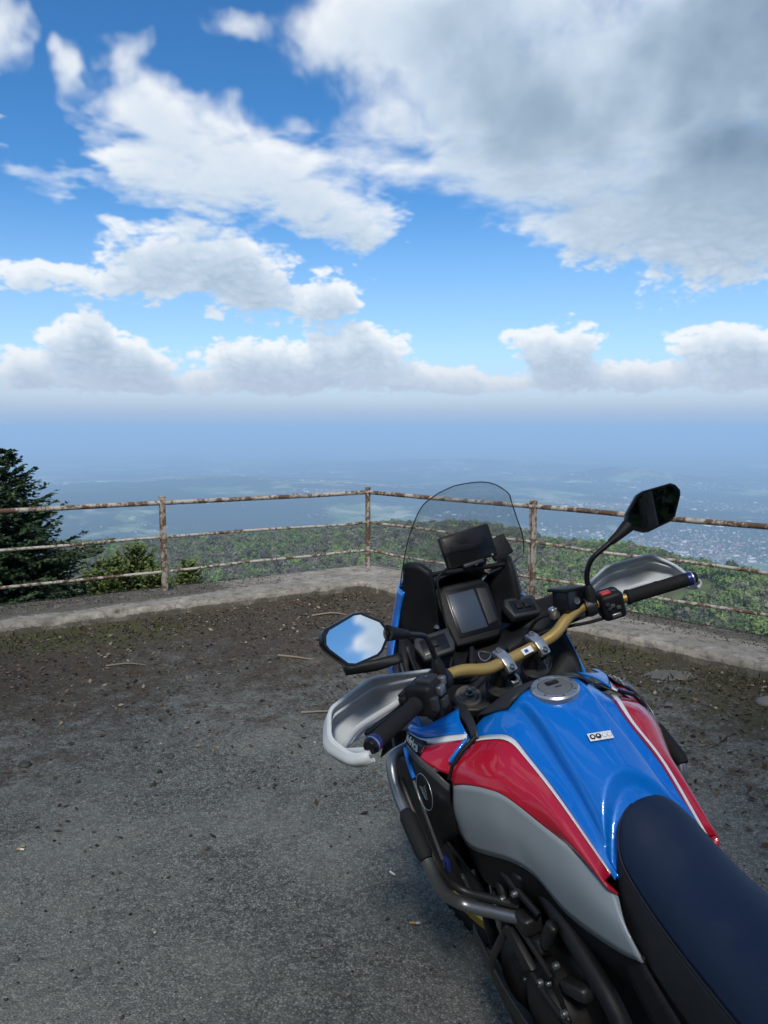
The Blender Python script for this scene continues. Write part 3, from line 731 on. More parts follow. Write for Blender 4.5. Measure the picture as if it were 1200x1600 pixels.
# ------------------------------------------------------------------ settlements on the plain: far too many and too small to pick apart
def build_towns():
    mt, b, p, out = new_mat('far_houses')
    t = b('ShaderNodeAttribute', attribute_name='tint').outputs['Fac']
    put(b, p, Base_Color=b.ramp(t, [(0, (.16, .09, .065)), (.55, (.28, .17, .12)), (.57, (.22, .20, .16)), (.92, (.34, .31, .27)), (1, (.55, .53, .50))]), Roughness=.8)
    # azimuth, distance, spread across, spread along, count, building size
    groups = [(22.3, 4350, 330, 420, 1100, 10), (24.5, 4300, 300, 260, 300, 10), (19.5, 3900, 160, 180, 220, 11), (26.5, 5000, 300, 400, 160, 11), (24.5, 6600, 600, 300, 200, 12), (20.5, 7300, 420, 200, 90, 15), (22, 9000, 900, 500, 350, 22), (13.2, 5900, 300, 200, 130, 11), (15.6, 5700, 300, 200, 200, 20), (9.5, 4600, 500, 160, 260, 11), (6.5, 4300, 420, 120, 160, 10), (3.5, 5200, 300, 160, 60, 10),
              (-2, 7400, 500, 260, 260, 16), (-6.2, 6300, 260, 160, 120, 14), (-13.5, 7900, 800, 260, 110, 15), (-13.6, 5600, 230, 180, 50, 10), (-20.5, 8300, 700, 260, 220, 18), (-9, 10500, 900, 400, 200, 22), (4.5, 10500, 1400, 500, 300, 22), (14, 13500, 2200, 700, 300, 30), (-18, 13500, 2500, 700, 240, 30), (24, 15000, 2500, 900, 300, 32), (-4, 5000, 200, 90, 25, 9), (-18, 4600, 260, 90, 25, 9)]
    C, S, A, T = [], [], [], []
    for (a, d, sx, sy, n, sz) in groups:
        q = rng.normal(size=(n, 2)) * .62; q = q + .5 * rng.normal(size=(max(2, n // 60), 2))[rng.integers(0, max(2, n // 60), n)]
        ca, sa = math.cos(R(a)), math.sin(R(a)); cx, cy = d * sa, d * ca
        x = cx + q[:, 0] * sx * ca + q[:, 1] * sy * sa; y = cy - q[:, 0] * sx * sa + q[:, 1] * sy * ca
        s = .72 * sz * rng.lognormal(0, .35, n); big = rng.random(n) < .03
        C.append(np.stack([x, y, height(x, y)], 1)); S.append(np.stack([s * np.where(big, 3, 1), s * rng.uniform(.7, 1.2, n) * np.where(big, 2, 1), rng.uniform(3.2, 6, n)], 1)); A.append(rng.uniform(0, 3.14, n)); T.append(np.where(big, 1, rng.random(n)))
    C, S, A, T = map(np.concatenate, (C, S, A, T)); n = len(C)
    base = np.array([(x, y, z) for z in (-.6, 1) for x, y in ((-.5, -.5), (.5, -.5), (.5, .5), (-.5, .5))]); base = np.concatenate([base, [(-.5, 0, 1.5), (.5, 0, 1.5)]])
    F0 = np.array([(0, 1, 5, 4), (1, 2, 6, 5), (2, 3, 7, 6), (3, 0, 4, 7), (4, 5, 9, 8), (6, 7, 8, 9)])
    P = base[None] * S[:, None]; ca, sa = np.cos(A)[:, None], np.sin(A)[:, None]
    V = np.stack([P[..., 0] * ca - P[..., 1] * sa, P[..., 0] * sa + P[..., 1] * ca, P[..., 2]], -1) + C[:, None]
    F = (F0[None] + 10 * np.arange(n)[:, None, None]).reshape(-1, 4)
    o = fast_obj('distant_towns', V.reshape(-1, 3), F, mt, attr={'tint': np.repeat(T, 10)}); tag(o, 'pale specks of distant towns scattered over the plain', None, None, 'stuff')
build_towns()
# ------------------------------------------------------------------ motorcycle
# Frame of the machine: x forward, y to its left, z up, origin at the front tyre's contact point.
# It stands on its side stand, leaning left, with the bars turned left.
def paint(name, col, rough=.35, metal=0., coat=0., spec=.5, nscale=0, nb=.0, var=0.):
    mt, b, p, out = new_mat(name)
    pos = b('ShaderNodeTexCoord').outputs['Object']
    c = (*col, 1)
    if var:
        n = b.noise(pos, 14, 5, .65); d = b.noise(pos, 160, 3, .6)
        c = b.mix(b.m('MULTIPLY', b.ss(n, .42, .75), var), c, (.20, .18, .15, 1))                     # dust film
        c = b.mix(b.ss(d, .66, .74, 0, var * .8), c, (.30, .27, .22, 1))
        b.set(p.inputs['Roughness'], b.lin(n, .3, .8, rough * .85, min(1, rough * 1.3)))
    else: p.inputs['Roughness'].default_value = rough
    put(b, p, Base_Color=c, Metallic=metal, Specular_IOR_Level=spec, Coat_Weight=coat, Coat_Roughness=.03)
    if nb: bump(b, p, b.noise(pos, nscale or 300, 3, .6), nb, .001)
    return mt
M_BLUE = paint('blue_paint', (.0, .145, .56), .36, .1, .6, .25, var=.02)
M_RED = paint('red_paint', (.42, .006, .026), .32, .05, .9, .3, var=.02)
M_WHITE = paint('white_paint', (.66, .68, .69), .3, 0, .8, var=.05)
M_PANEL = paint('pale_grey_panel', (.215, .25, .275), .42, 0, .25, var=.06)
M_GUARD = paint('white_plastic', (.52, .55, .56), .45, 0, 0, var=.08, nscale=400, nb=.1)
M_BLACK = paint('black_plastic', (.005, .0055, .007), .55, 0, 0, .3, 500, .25, .02)
M_GREYP = paint('dark_grey_plastic', (.024, .026, .030), .5, 0, 0, .35, 420, .25, .04)
M_GLOSSB = paint('gloss_black', (.006, .006, .008), .28, 0, .0, .4)
M_RUBBER = paint('rubber', (.010, .010, .011), .75, 0, 0, .25, 260, .4, .02)
M_ALU = paint('aluminium', (.46, .47, .48), .34, .9, 0, var=.06)
M_STEEL = paint('brushed_steel', (.24, .25, .26), .36, .85, 0, var=.08)
M_DARKM = paint('dark_metal', (.018, .018, .018), .45, .3, 0, var=.05)
M_ENGINE = paint('engine_casting', (.013, .012, .011), .5, .3, 0, nscale=220, nb=.3, var=.06)
M_FORKC = paint('fork_cap_grey', (.13, .12, .10), .45, .5, 0, var=.06)
M_BEVEL = paint('grey_bevel', (.06, .063, .068), .5, 0, 0, .4, var=.04)
M_CAPG = paint('cap_grey', (.15, .155, .155), .5, .3, 0, var=.05)
M_GOLD = paint('gold_anodised_bar', (.46, .31, .10), .40, .55, .0, var=.05)
M_RIM = paint('gold_rim', (.55, .36, .06), .32, .7, .2, var=.08)
M_SEAT = paint('navy_seat_vinyl', (.0045, .0145, .042), .55, 0, 0, .32, 520, .5, .03)
M_SEATS = paint('black_seat_vinyl', (.008, .009, .011), .6, 0, 0, .4, 520, .5, .02)
M_REDSW = paint('red_switch', (.45, .02, .02), .35)
M_BLUER = paint('blue_ring', (.02, .03, .16), .35, .4)
M_AMBER = paint('smoked_lens', (.05, .03, .012), .15, 0, .5)
M_LCD = paint('lcd_glass', (.040, .054, .080), .28, 0, .25)
M_DECALB = paint('print_black', (.02, .02, .02), .4); M_DECALW = paint('print_white', (.72, .73, .74), .4); M_DECALG = paint('print_grey', (.42, .43, .44), .4); M_DECALBL = paint('print_blue', (.03, .06, .30), .4)
mt, b, p, out = new_mat('mirror_glass'); put(b, p, Base_Color=(.86, .88, .90, 1), Metallic=1., Roughness=.015); M_MIRROR = mt
mt, b, p, out = new_mat('clear_screen')
tr = b('ShaderNodeBsdfTransparent', (.99, .992, .993, 1)); gl = b('ShaderNodeBsdfGlossy', inp={'Color': (1, 1, 1, 1), 'Roughness': .03})
ly = b('ShaderNodeLayerWeight', inp={'Blend': .28}); mx = b('ShaderNodeMixShader', b.m('MULTIPLY', ly.outputs['Fresnel'], .30), tr, gl); b.set(out.inputs[0], mx); M_SCREEN = mt
M_SCREEN.surface_render_method = 'BLENDED'

BK = empty('motorcycle'); tag(BK, 'blue, red and white adventure motorcycle with gold handlebar leaning on its side stand', 'motorcycle')
YAW, LEAN, STEER = .3519, .1563, .2031
BM = Matrix.Translation((.3172, 2.2742, 0)) @ Matrix.Rotation(math.pi / 2 + YAW, 4, 'Z') @ Matrix.Rotation(-LEAN, 4, 'X')
BK.matrix_world = BM
AX, RK = Vector((.113, 0, 0)), R(27.5); AD = Vector((-math.sin(RK), 0, math.cos(RK)))
SM = Matrix.Translation(AX) @ Matrix.Rotation(STEER, 4, AD) @ Matrix.Translation(-AX)
def steer(*obs):
    for o in obs:
        o.data.transform(SM)
        for c in o.children: steer(c)
    return obs[0]
def mir(pts): return [(x, -y, z) for x, y, z in pts]
def mirr(rows): return [mir(r) for r in rows]
V3 = Vector
def disc(name, c, nrm, r, t, mat, parent, seg=24, xdir=(1, 0, 0)):
    return lathe(name, [(0, t), (r * .92, t), (r, t * .7), (r, 0), (0, 0)], c, nrm, mat, parent, seg, 35, xdir)
def bolt(c, nrm, r, mat, parent, h=.005, name='bolt'):
    return lathe(name, [(0, h * .55), (r * .45, h * .55), (r * .5, h), (r * .92, h), (r, h * .7), (r, -.002)], c, nrm, mat, parent, 14)

# --- tank: half sections (x, centre z, crease y z, flank y z, stripe y z)
TK = [(-.515, 1.030, .070, 1.020, .120, .995, .192, .946), (-.56, 1.046, .073, 1.042, .112, 1.018, .175, .965), (-.60, 1.051, .074, 1.046, .097, 1.021, .153, .980), (-.645, 1.045, .073, 1.034, .086, 1.003, .133, .988), (-.70, 1.026, .073, 1.006, .084, .971, .125, .963),
      (-.75, 1.000, .075, .976, .086, .944, .122, .940), (-.80, .975, .077, .945, .088, .916, .118, .916), (-.85, .948, .080, .908, .090, .884, .114, .881), (-.905, .918, .086, .862, .096, .849, .110, .842), (-.935, .900, .086, .842, .098, .830, .108, .818)]
def tank_row(s, sg):
    x, zc, y1, z1, y2, z2, y3, z3 = s
    return [(x, 0, zc), (x, sg * y1 * .55, zc + (z1 - zc) * .35), (x, sg * y1, z1), (x, sg * y2, z2), (x, sg * y3, z3)]
def build_tank():
    full = []
    for s in TK:
        l = tank_row(s, 1); r = tank_row(s, -1); full.append(l[::-1] + r[1:])
    G = surf_grid(full, 6, 8); n, m = G.shape[:2]
    for _ in range(5): G[1:-1, 1:-1] = .5 * G[1:-1, 1:-1] + .125 * (G[:-2, 1:-1] + G[2:, 1:-1] + G[1:-1, :-2] + G[1:-1, 2:])
    # recess for the seat nose: a step that sweeps back along both flanks
    for i in range(n):
        for j in range(m):
            x, y, z = G[i, j]; xs = -.832 - (abs(y) / .08) ** 2 * .045
            k = 1 - float(sstep(x, xs - .016, xs)); w = 1 - float(sstep(abs(y), .090, .102))
            G[i, j, 2] -= .026 * k * w
    F = [(i * m + j, (i + 1) * m + j, (i + 1) * m + j + 1, i * m + j + 1) for i in range(n - 1) for j in range(m - 1)]
    o = mesh_obj('fuel_tank', G.reshape(-1, 3), F, M_BLUE, BK); o.data.flip_normals() if False else None
    md = o.modifiers.new('thickness', 'SOLIDIFY'); md.thickness = .004; md.offset = -1
    return o
TANK = build_tank()
# filler cap
cn = V3((-.10, .0, 1)).normalized(); cc_ = V3((-.617, 0, 1.0505))
CAP = lathe('filler_cap', [(0, .004), (.033, .0045), (.037, .003), (.0375, .001)], cc_ + cn * .005, cn, M_CAPG, BK, 40)
ring = lathe('cap_ring', [(.0375, .004), (.039, .0065), (.050, .006), (.0535, .002), (.0535, -.012)], cc_ + cn * .001, cn, M_ALU, CAP, 48)
for k in range(7):
    a = k * 2 * math.pi / 7 + .3; M = frame(cn); bolt(cc_ + M @ V3((math.cos(a) * .0447, math.sin(a) * .0447, .006)), cn, .0032, M_STEEL, CAP, .0025, 'ring_screw')
M = frame(cn); box('key_flap', cc_ + M @ V3((.012, 0, .0105)), (.014, .030, .004), M_GLOSSB, CAP, M, .0015)
box('key_slot', cc_ + M @ V3((-.008, -.004, .0098)), (.003, .016, .002), M_DECALB, CAP, M, .0005)
# warning label
def on_plane(c, u, w, n, items, parent):
    for nm, x, y, r, m_, hgt in items: lathe(nm, [(0, hgt), (r, hgt), (r, 0)], c + u * x + w * y, n, m_, parent, 20)
ST = V3((-.765, -.006, .9975)); su = V3((-.22, -.97, .05)).normalized(); sn = V3((-.50, .0, .866)).normalized(); su = (su - sn * su.dot(sn)).normalized(); sw = sn.cross(su)
MS = Matrix((su, sw, sn)).transposed()
STK = box('warning_sticker', ST, (.052, .0185, .0016), M_DECALW, BK, MS, .0006)
on_plane(ST, su, sw, sn, [('icon', -.0175, 0, .0062, M_DECALB, .0016), ('icon', -.0045, 0, .0062, M_DECALB, .0016), ('icon', .0085, 0, .0055, M_DECALG, .0016), ('icon', .0195, 0, .0055, M_DECALG, .0016), ('icon_dot', -.0175, 0, .0030, M_DECALW, .0021), ('icon_dot', -.0050, .001, .0022, M_DECALW, .0021), ('icon_dot', .0085, 0, .0040, M_DECALW, .0021), ('icon_dot', .0195, 0, .0040, M_DECALW, .0021)], STK)

# --- red shoulder, white stripe, pale lower panel
stripe = [(-.518, .196, .944), (-.548, .186, .960), (-.592, .159, .979), (-.647, .134, .989), (-.703, .126, .963), (-.802, .120, .916), (-.926, .105, .826)]
redlow = [(-.583, .257, .888), (-.62, .246, .904), (-.673, .224, .914), (-.718, .199, .908), (-.797, .164, .872), (-.859, .138, .843), (-.948, .113, .797)]
def midrow(a, c, bul, t=.5): return [tuple(np.array(p) * (1 - t) + np.array(q) * t + np.array([0, bul, bul * .35])) for p, q in zip(a, c)]
whitelow = [(-.555, .248, .757), (-.600, .238, .737), (-.708, .203, .758), (-.765, .178, .746), (-.839, .158, .702), (-.96, .142, .709), (-1.027, .131, .725)]
redrows = [stripe, midrow(stripe, redlow, .020, .33), midrow(stripe, redlow, .018, .68), redlow]
whiterows = [redlow[:-1] + [(-.950, .114, .797)], midrow(redlow, whitelow, .008), whitelow]
RG_ = surf_grid(redrows, 5, 5); strp = [[tuple(q + np.array([0, .0022, .0026])) for q in RG_[i]] for i in (0, 1, 2)]
strp[2] = [tuple(np.array(strp[1][j]) + (np.array(strp[2][j]) - np.array(strp[1][j])) * max(0., .9 - 1.5 * j / len(strp[1]))) for j in range(len(strp[1]))]
for s in (1, -1):
    f = (lambda r: r) if s == 1 else mirr
    panel('red_side_panel', f(redrows), M_RED, BK, 5, 5, .004, s == -1, relax=8)
    panel('white_stripe', f(strp), M_WHITE, BK, 1, 1, .0008, s == -1)
    panel('pale_side_panel', f(whiterows), M_PANEL, BK, 5, 5, .005, s == -1)
    # black frame cover under the pale panel
    low2 = [(x, y - .03, z - .10) for x, y, z in whitelow]
    panel('frame_cover', f([[(x, y - .004, z + .008) for x, y, z in whitelow], [(x, y - .008, z - .018) for x, y, z in whitelow], low2]), M_BLACK, BK, 4, 3, .004, s == -1)

# --- seat
SE = [(-.893, .925, .024, .921), (-.897, .9255, .046, .911), (-.908, .924, .070, .888), (-.935, .915, .089, .852), (-.985, .893, .095, .820), (-1.067, .866, .100, .788), (-1.178, .848, .112, .771), (-1.28, .850, .130, .775), (-1.36, .862, .145, .795), (-1.40, .872, .150, .81)]
rows = []
for x, zc, ye, ze in SE:
    h = [(x, 0, zc), (x, ye * .5, zc - (zc - ze) * .16), (x, ye * .82, zc - (zc - ze) * .52), (x, ye, ze)]
    rows.append([(a, c, d) for a, c, d in h[::-1]] + mir(h[1:]))
panel('seat', rows, M_SEAT, BK, 5, 5, .012)
for s in (1, -1):
    f = (lambda r: r) if s == 1 else mirr
    top = [(x, ye + .001, ze - .001) for x, zc, ye, ze in SE]
    mid = [(x - .006, ye + .014, ze - .045) for x, zc, ye, ze in SE]; mid[0] = (-.893, .040, .895); mid[1] = (-.898, .062, .87)
    bot = [(x - .02, min(ye + .024, .16), ze - .10) for x, zc, ye, ze in SE]; bot[0] = (-.895, .06, .85); bot[1] = (-.90, .085, .81)
    panel('seat_side', f([top, mid, bot]), M_SEATS, BK, 4, 4, .008, s == -1)
    tube('seat_piping', catmull([(x, s * (ye + .001), ze) for x, zc, ye, ze in SE], 5), .0022, M_SEATS, BK, 8)
    panel('rear_frame_cover', f([[(-.92, .118, .79), (-1.03, .128, .715), (-1.18, .140, .67), (-1.36, .16, .71)], [(-.93, .125, .70), (-1.03, .135, .63), (-1.18, .145, .58), (-1.36, .15, .66)]]), M_BLACK, BK, 5, 4, .005, s == -1)
# pillion seat, tail, rack
rows = []
for x, zc, ye, ze in [(-1.40, .89, .15, .85), (-1.43, .935, .15, .88), (-1.50, .955, .15, .90), (-1.62, .965, .14, .915), (-1.75, .970, .125, .925), (-1.80, .955, .11, .925)]:
    h = [(x, 0, zc), (x, ye * .6, zc - .006), (x, ye * .9, zc - .02), (x, ye, ze)]; rows.append(h[::-1] + mir(h[1:]))
panel('pillion_seat', rows, M_SEAT, BK, 4, 4, .012)
for s in (1, -1):
    f = (lambda r: r) if s == 1 else mirr
    panel('tail_panel', f([[(-1.32, .165, .79), (-1.42, .172, .82), (-1.58, .16, .88), (-1.86, .10, .92)], [(-1.34, .168, .74), (-1.43, .175, .75), (-1.58, .155, .80), (-1.86, .09, .87)]]), M_WHITE, BK, 5, 4, .005, s == -1)
    tube('grab_rail', fillet([(-1.42, s * .15, .87), (-1.50, s * .19, .92), (-1.80, s * .16, .96), (-1.90, s * .09, .96)], .05), .011, M_DARKM, BK)
prism('luggage_rack', [(-.09, -.11), (.09, -.09), (.09, .09), (-.09, .11)], frame((0, 0, 1)), (-1.88, 0, .955), .012, M_DARKM, BK, .004)
box('tail_light', (-1.93, 0, .90), (.03, .10, .04), M_REDSW, BK, None, .006)
panel('rear_mudguard', [[(-1.80, .08, .88), (-1.92, .07, .80), (-2.02, .07, .66)], [(-1.80, 0, .90), (-1.92, 0, .82), (-2.02, 0, .68)], [(-1.80, -.08, .88), (-1.92, -.07, .80), (-2.02, -.07, .66)]], M_BLACK, BK, 4, 3, .004)

# --- black cover between tank and steering head
cov = [[(-.480, .135, .962), (-.500, .07, .985), (-.510, 0, .992), (-.500, -.07, .985), (-.480, -.135, .962)],
       [(-.500, .140, .988), (-.520, .072, 1.024), (-.530, 0, 1.036), (-.520, -.072, 1.024), (-.500, -.140, .988)],
       [(-.535, .136, 1.004), (-.552, .078, 1.047), (-.553, 0, 1.055), (-.552, -.078, 1.047), (-.535, -.136, 1.004)],
       [(-.588, .110, 1.027), (-.592, .079, 1.0515), (-.565, 0, 1.056), (-.592, -.079, 1.0515), (-.588, -.110, 1.027)]]
panel('tank_front_cover', cov, M_GREYP, BK, 5, 4, .006)
for s in (1, -1):
    f = (lambda r: r) if s == 1 else mirr
    # dark arm that runs out over the shoulder and down the seam between tank and front cowl
    panel('seam_trim', f([[(-.415, .166, .985), (-.500, .176, .980), (-.572, .192, .974)], [(-.450, .146, .998), (-.525, .162, .991), (-.584, .184, .981)]]), M_GREYP, BK, 4, 3, .004, s == 1, lin=.01)
    tube('seam_gap', [(-.580, s * .189, .980), (-.586, s * .225, .962), (-.580, s * .252, .930), (-.577, s * .263, .903)], [.0050, .0045, .0042, .0040], M_BLACK, BK, 8)
    tube('blue_seam_strip', [(-.563, s * .203, .972), (-.572, s * .231, .958), (-.569, s * .251, .937)], .0045, M_BLUE, BK, 8)

# --- front side cowls with tricolour, lettering and black emblem panel
c0 = [(-.372, .258, .952), (-.425, .246, .962), (-.434, .200, .976), (-.451, .165, .994)]
c1 = [(-.390, .275, .942), (-.444, .259, .943), (-.496, .226, .960), (-.548, .194, .977)]
c1b = [(-.394, .279, .931), (-.451, .264, .933), (-.507, .233, .952), (-.558, .202, .970)]
c2 = [(-.413, .290, .918), (-.479, .288, .920), (-.536, .275, .913), (-.567, .258, .908)]
e0 = [(-.413, .291, .922), (-.495, .291, .922), (-.560, .278, .908), (-.580, .262, .888)]
e1 = [(-.445, .302, .880), (-.515, .303, .872), (-.568, .290, .850), (-.582, .265, .833)]
e2 = [(-.462, .300, .845), (-.512, .300, .800), (-.530, .284, .735), (-.572, .258, .765)]
for s in (1, -1):
    f = (lambda r: r) if s == 1 else mirr
    CW = panel('front_cowl', f([c0, midrow(c0, c1, .006), c1]), M_BLUE, BK, 5, 4, .004, s == -1)
    panel('cowl_stripe', f([c1, c1b]), M_WHITE, CW, 5, 3, .004, s == -1)
    panel('cowl_red', f([c1b, midrow(c1b, c2, .004), c2]), M_RED, CW, 5, 4, .004, s == -1)
    EM = panel('emblem_panel', f([e0, midrow(e0, e1, .003), e1, e2]), M_BLACK, BK, 5, 4, .005, s == -1)
    bv = [[tuple(np.array(p) + [0, .002, .004]) for p in e0], [tuple(np.array(p) + [0, .006, -.014]) for p in e0]]
    panel('emblem_panel_bevel', f(bv), M_BEVEL, EM, 5, 3, .003, s == -1)
    # winged badge: oval ring and feathers
    ec = V3((-.532, s * .3035, .866)); en = V3((-.22, s * .95, .22)).normalized(); eu = V3((-.62, 0, -.78)); eu = (eu - en * eu.dot(en)).normalized(); ew = en.cross(eu)
    bmr = bmesh.new(); path = [ec + eu * math.cos(a) * .040 + ew * math.sin(a) * .026 + en * .004 for a in np.linspace(0, 2 * math.pi, 41)[:-1]]
    add_tube(bmr, path + [path[0]], .0009, 6, False); BD = bm_obj('badge', bmr, M_ALU, EM)
    for k in range(6):
        t = -.012 + k * .005; L_ = .022 - .0025 * k
        bq = bmesh.new(); a0 = ec + eu * (t - .004) + ew * (-.012 + .001 * k) * s + en * .0035
        add_tube(bq, catmull([a0, a0 + eu * .008 + ew * L_ * .5 * s, a0 + eu * .006 + ew * L_ * s], 4), [.0016] * 8 + [.0006], 6, True, (1, .5)); bm_obj('badge_feather', bq, M_STEEL, BD)
    tube('cowl_edge_strip', catmull([(-.412, s * .296, .916), (-.445, s * .304, .897), (-.474, s * .306, .872)], 5), .006, M_BLUE, BK, 8)
    tube('radiator_guard_strip', [(-.475, s * .309, .867), (-.530, s * .307, .792), (-.567, s * .300, .719)], .0065, M_ALU, BK, 8, True, (1, .45))
    box('strip_end_clamp', (-.572, s * .294, .708), (.024, .012, .030), M_BLUER, BK, None, .004)
    panel('radiator_shroud', f([[(-.40, .275, .88), (-.47, .292, .82), (-.55, .275, .73)], [(-.33, .20, .66), (-.42, .21, .60), (-.54, .20, .58)], [(-.34, .17, .50), (-.42, .17, .46), (-.52, .17, .48)]]), M_BLACK, BK, 4, 4, .004, s == -1)
    # upper cowl skin up to the windscreen
    k_ = 1 if s == 1 else .80
    zt = 1.235 if s == 1 else 1.19
    up = [[(-.232 + (.05 if s == -1 else 0), .180 * k_, zt), (-.17, .172 * k_, zt), (-.10, .13, zt)], [(-.205, .196 * k_, 1.16), (-.13, .185 * k_, 1.15), (-.02, .13, 1.12)], [(-.245, .246, 1.060), (-.12, .215, 1.045), (.03, .13, 1.01)], [(-.300, .246, 1.020), (-.15, .225, .97), (.03, .135, .93)], [(-.40, .236, .925), (-.20, .225, .89), (.0, .13, .87)]]
    panel('upper_cowl', f(up), M_BLUE, BK, 5, 5, .004, s == 1)
    io = (0, 0, 0) if s == 1 else (.06, -.05, -.14)
    ish = lambda r: [[(x + io[0], y + io[1], z + io[2]) for x, y, z in q] for q in r]
    TS = panel('indicator_stalk', f(ish([[(-.285, .235, 1.085), (-.262, .30, 1.078), (-.245, .372, 1.078)], [(-.30, .235, 1.100), (-.290, .30, 1.098), (-.268, .375, 1.092)], [(-.315, .235, 1.085), (-.292, .30, 1.076), (-.262, .372, 1.076)]])), M_BLACK, BK, 5, 3, .006)
    box('indicator_lens', (-.245 + io[0], s * (.345 + io[1]), 1.083 + io[2]), (.028, .055, .026), M_AMBER, TS, None, .008, 3)
    wg = [[(-.185, .165, 1.135), (-.240, .195, 1.128), (-.318, .222, 1.160), (-.345, .236, 1.165)], [(-.195, .15, 1.10), (-.255, .19, 1.095), (-.318, .216, 1.11), (-.350, .225, 1.11)], [(-.210, .13, 1.06), (-.275, .17, 1.05), (-.315, .200, 1.050), (-.350, .208, 1.055)]]
    panel('cockpit_side_trim', f(wg) if s == -1 else [[(x, y, z - .035) for x, y, z in r] for r in wg], M_GREYP, BK, 4, 4, .006, s == -1)
    panel('wheel_side_screen', f([[(-.46, .285, .88), (-.30, .285, .87), (-.15, .24, .86)], [(-.48, .285, .80), (-.30, .282, .74), (-.15, .235, .70)], [(-.54, .27, .72), (-.36, .27, .62), (-.18, .225, .56)], [(-.56, .25, .62), (-.40, .24, .52), (-.26, .19, .46)]]), M_BLACK, BK, 4, 4, .004, s == -1)
# lettering on the left and right cowl
def text_on(name, body, c, u, n, size, mat, parent, th=.0006, shear=0):
    cu = bpy.data.curves.new(name, 'FONT'); cu.body = body; cu.size = size; cu.extrude = th; cu.align_x = 'CENTER'; cu.align_y = 'CENTER'; cu.shear = shear; cu.resolution_u = 3; cu.offset = size * .018
    ob = bpy.data.objects.new(name, cu); COL.objects.link(ob); dg = bpy.context.evaluated_depsgraph_get(); me = bpy.data.meshes.new_from_object(ob.evaluated_get(dg)); bpy.data.objects.remove(ob)
    n = V3(n).normalized(); u = V3(u); u = (u - n * u.dot(n)).normalized(); w = n.cross(u); M4 = Matrix((u, w, n)).transposed().to_4x4(); M4.translation = V3(c); me.transform(M4)
    me.materials.clear(); me.materials.append(mat); return link(bpy.data.objects.new(name, me), parent)
for s in (1, -1):
    q = V3((-.428, s * .2850, .9335)); u = V3((-1, -.16 * s, .02)) * s
    BAND = panel('lettering_band', (mirr if s == -1 else (lambda r: r))([[(-.385, .2790, .944), (-.43, .2725, .944), (-.470, .262, .947)], [(-.405, .2910, .921), (-.45, .2910, .922), (-.480, .2885, .922)]]), M_GLOSSB, BK, 4, 3, .002, s == -1)
    text_on('lettering', 'Africa', q, u, (0.02, s * .96, .30), .031, M_DECALW, BAND, .0005, .15)

# --- crash bars
for s in (1, -1):
    CB = tube('crash_bar', fillet([(-.33, s * .245, .88), (-.402, s * .335, .903), (-.446, s * .345, .841), (-.590, s * .345, .750), (-.590, s * .322, .660), (-.590, s * .280, .614), (-.700, s * .190, .615)], .045), .0135, M_STEEL, BK, 14)
    tube('slider_sleeve', [(-.490, s * .345, .813), (-.505, s * .345, .804), (-.580, s * .345, .757), (-.590, s * .345, .749)], [.013, .019, .019, .014], M_RUBBER, CB, 14)
    tube('inner_tube', fillet([(-.43, s * .325, .855), (-.50, s * .325, .79), (-.575, s * .322, .72), (-.575, s * .28, .64), (-.685, s * .185, .635)], .045), .009, M_DARKM, CB, 12)
    bolt((-.585, s * .335, .740), (0, s, .2), .008, M_STEEL, CB)
    tube('lower_crash_tube', fillet([(-.690, s * .185, .600), (-.627, s * .195, .545), (-.585, s * .222, .455), (-.572, s * .224, .410), (-.600, s * .218, .365), (-.66, s * .205, .29)], .03), .0075, M_DARKM, BK, 10, True, (1.3, .6))
    box('crash_bar_clamp', (-.712, s * .182, .615), (.050, .045, .040), M_DARKM, BK, None, .010, 3)

# --- cockpit: dash, pods, uprights, liner
du = V3((.068, 0, .106)).normalized(); dn = V3((-.84, 0, .54)).normalized(); dw = V3((0, -1, 0)); DM = Matrix((dw, du, dn)).transposed()
DC = V3((-.222, .003, 1.140))
DASH = prism('dashboard', [(-.064, -.085), (.06, -.085), (.082, -.06), (.086, .06), (.066, .086), (-.066, .086), (-.076, .03)], DM, DC - dn * .045, .043, M_BLACK, BK, .006, 3)
prism('display_bezel', [(-.050, -.066), (.072, -.066), (.076, .064), (-.046, .066)], DM, DC - dn * .003, .004, M_GLOSSB, DASH, .002)
prism('display', [(-.041, -.055), (.036, -.055), (.036, .054), (-.041, .054)], DM, DC + dn * .0005, .002, M_LCD, DASH, .0006)
prism('warning_light_panel', [(.041, -.050), (.068, -.044), (.070, .048), (.044, .054)], DM, DC + dn * .0005, .002, M_GREYP, DASH, .0006)
panel('dash_cowl', [[(-.20, .105, 1.205), (-.185, .04, 1.232), (-.18, -.04, 1.232), (-.175, -.105, 1.200)], [(-.12, .11, 1.20), (-.11, .04, 1.225), (-.11, -.04, 1.225), (-.10, -.11, 1.19)], [(-.06, .11, 1.14), (-.04, .04, 1.16), (-.04, -.04, 1.16), (-.06, -.11, 1.14)]], M_BLACK, BK, 5, 4, .006)
panel('cockpit_liner', [[(-.205, .200, 1.125), (-.21, .12, 1.08), (-.20, 0, 1.05), (-.20, -.12, 1.06), (-.175, -.200, 1.105)], [(-.27, .225, 1.075), (-.27, .12, 1.05), (-.26, 0, 1.015), (-.27, -.12, 1.04), (-.27, -.225, 1.065)], [(-.36, .230, .985), (-.33, .14, .97), (-.31, 0, .95), (-.33, -.14, .97), (-.36, -.230, .985)], [(-.43, .19, .94), (-.36, .14, .89), (-.33, 0, .86), (-.36, -.14, .89), (-.43, -.19, .94)]], M_BLACK, BK, 5, 5, .004)
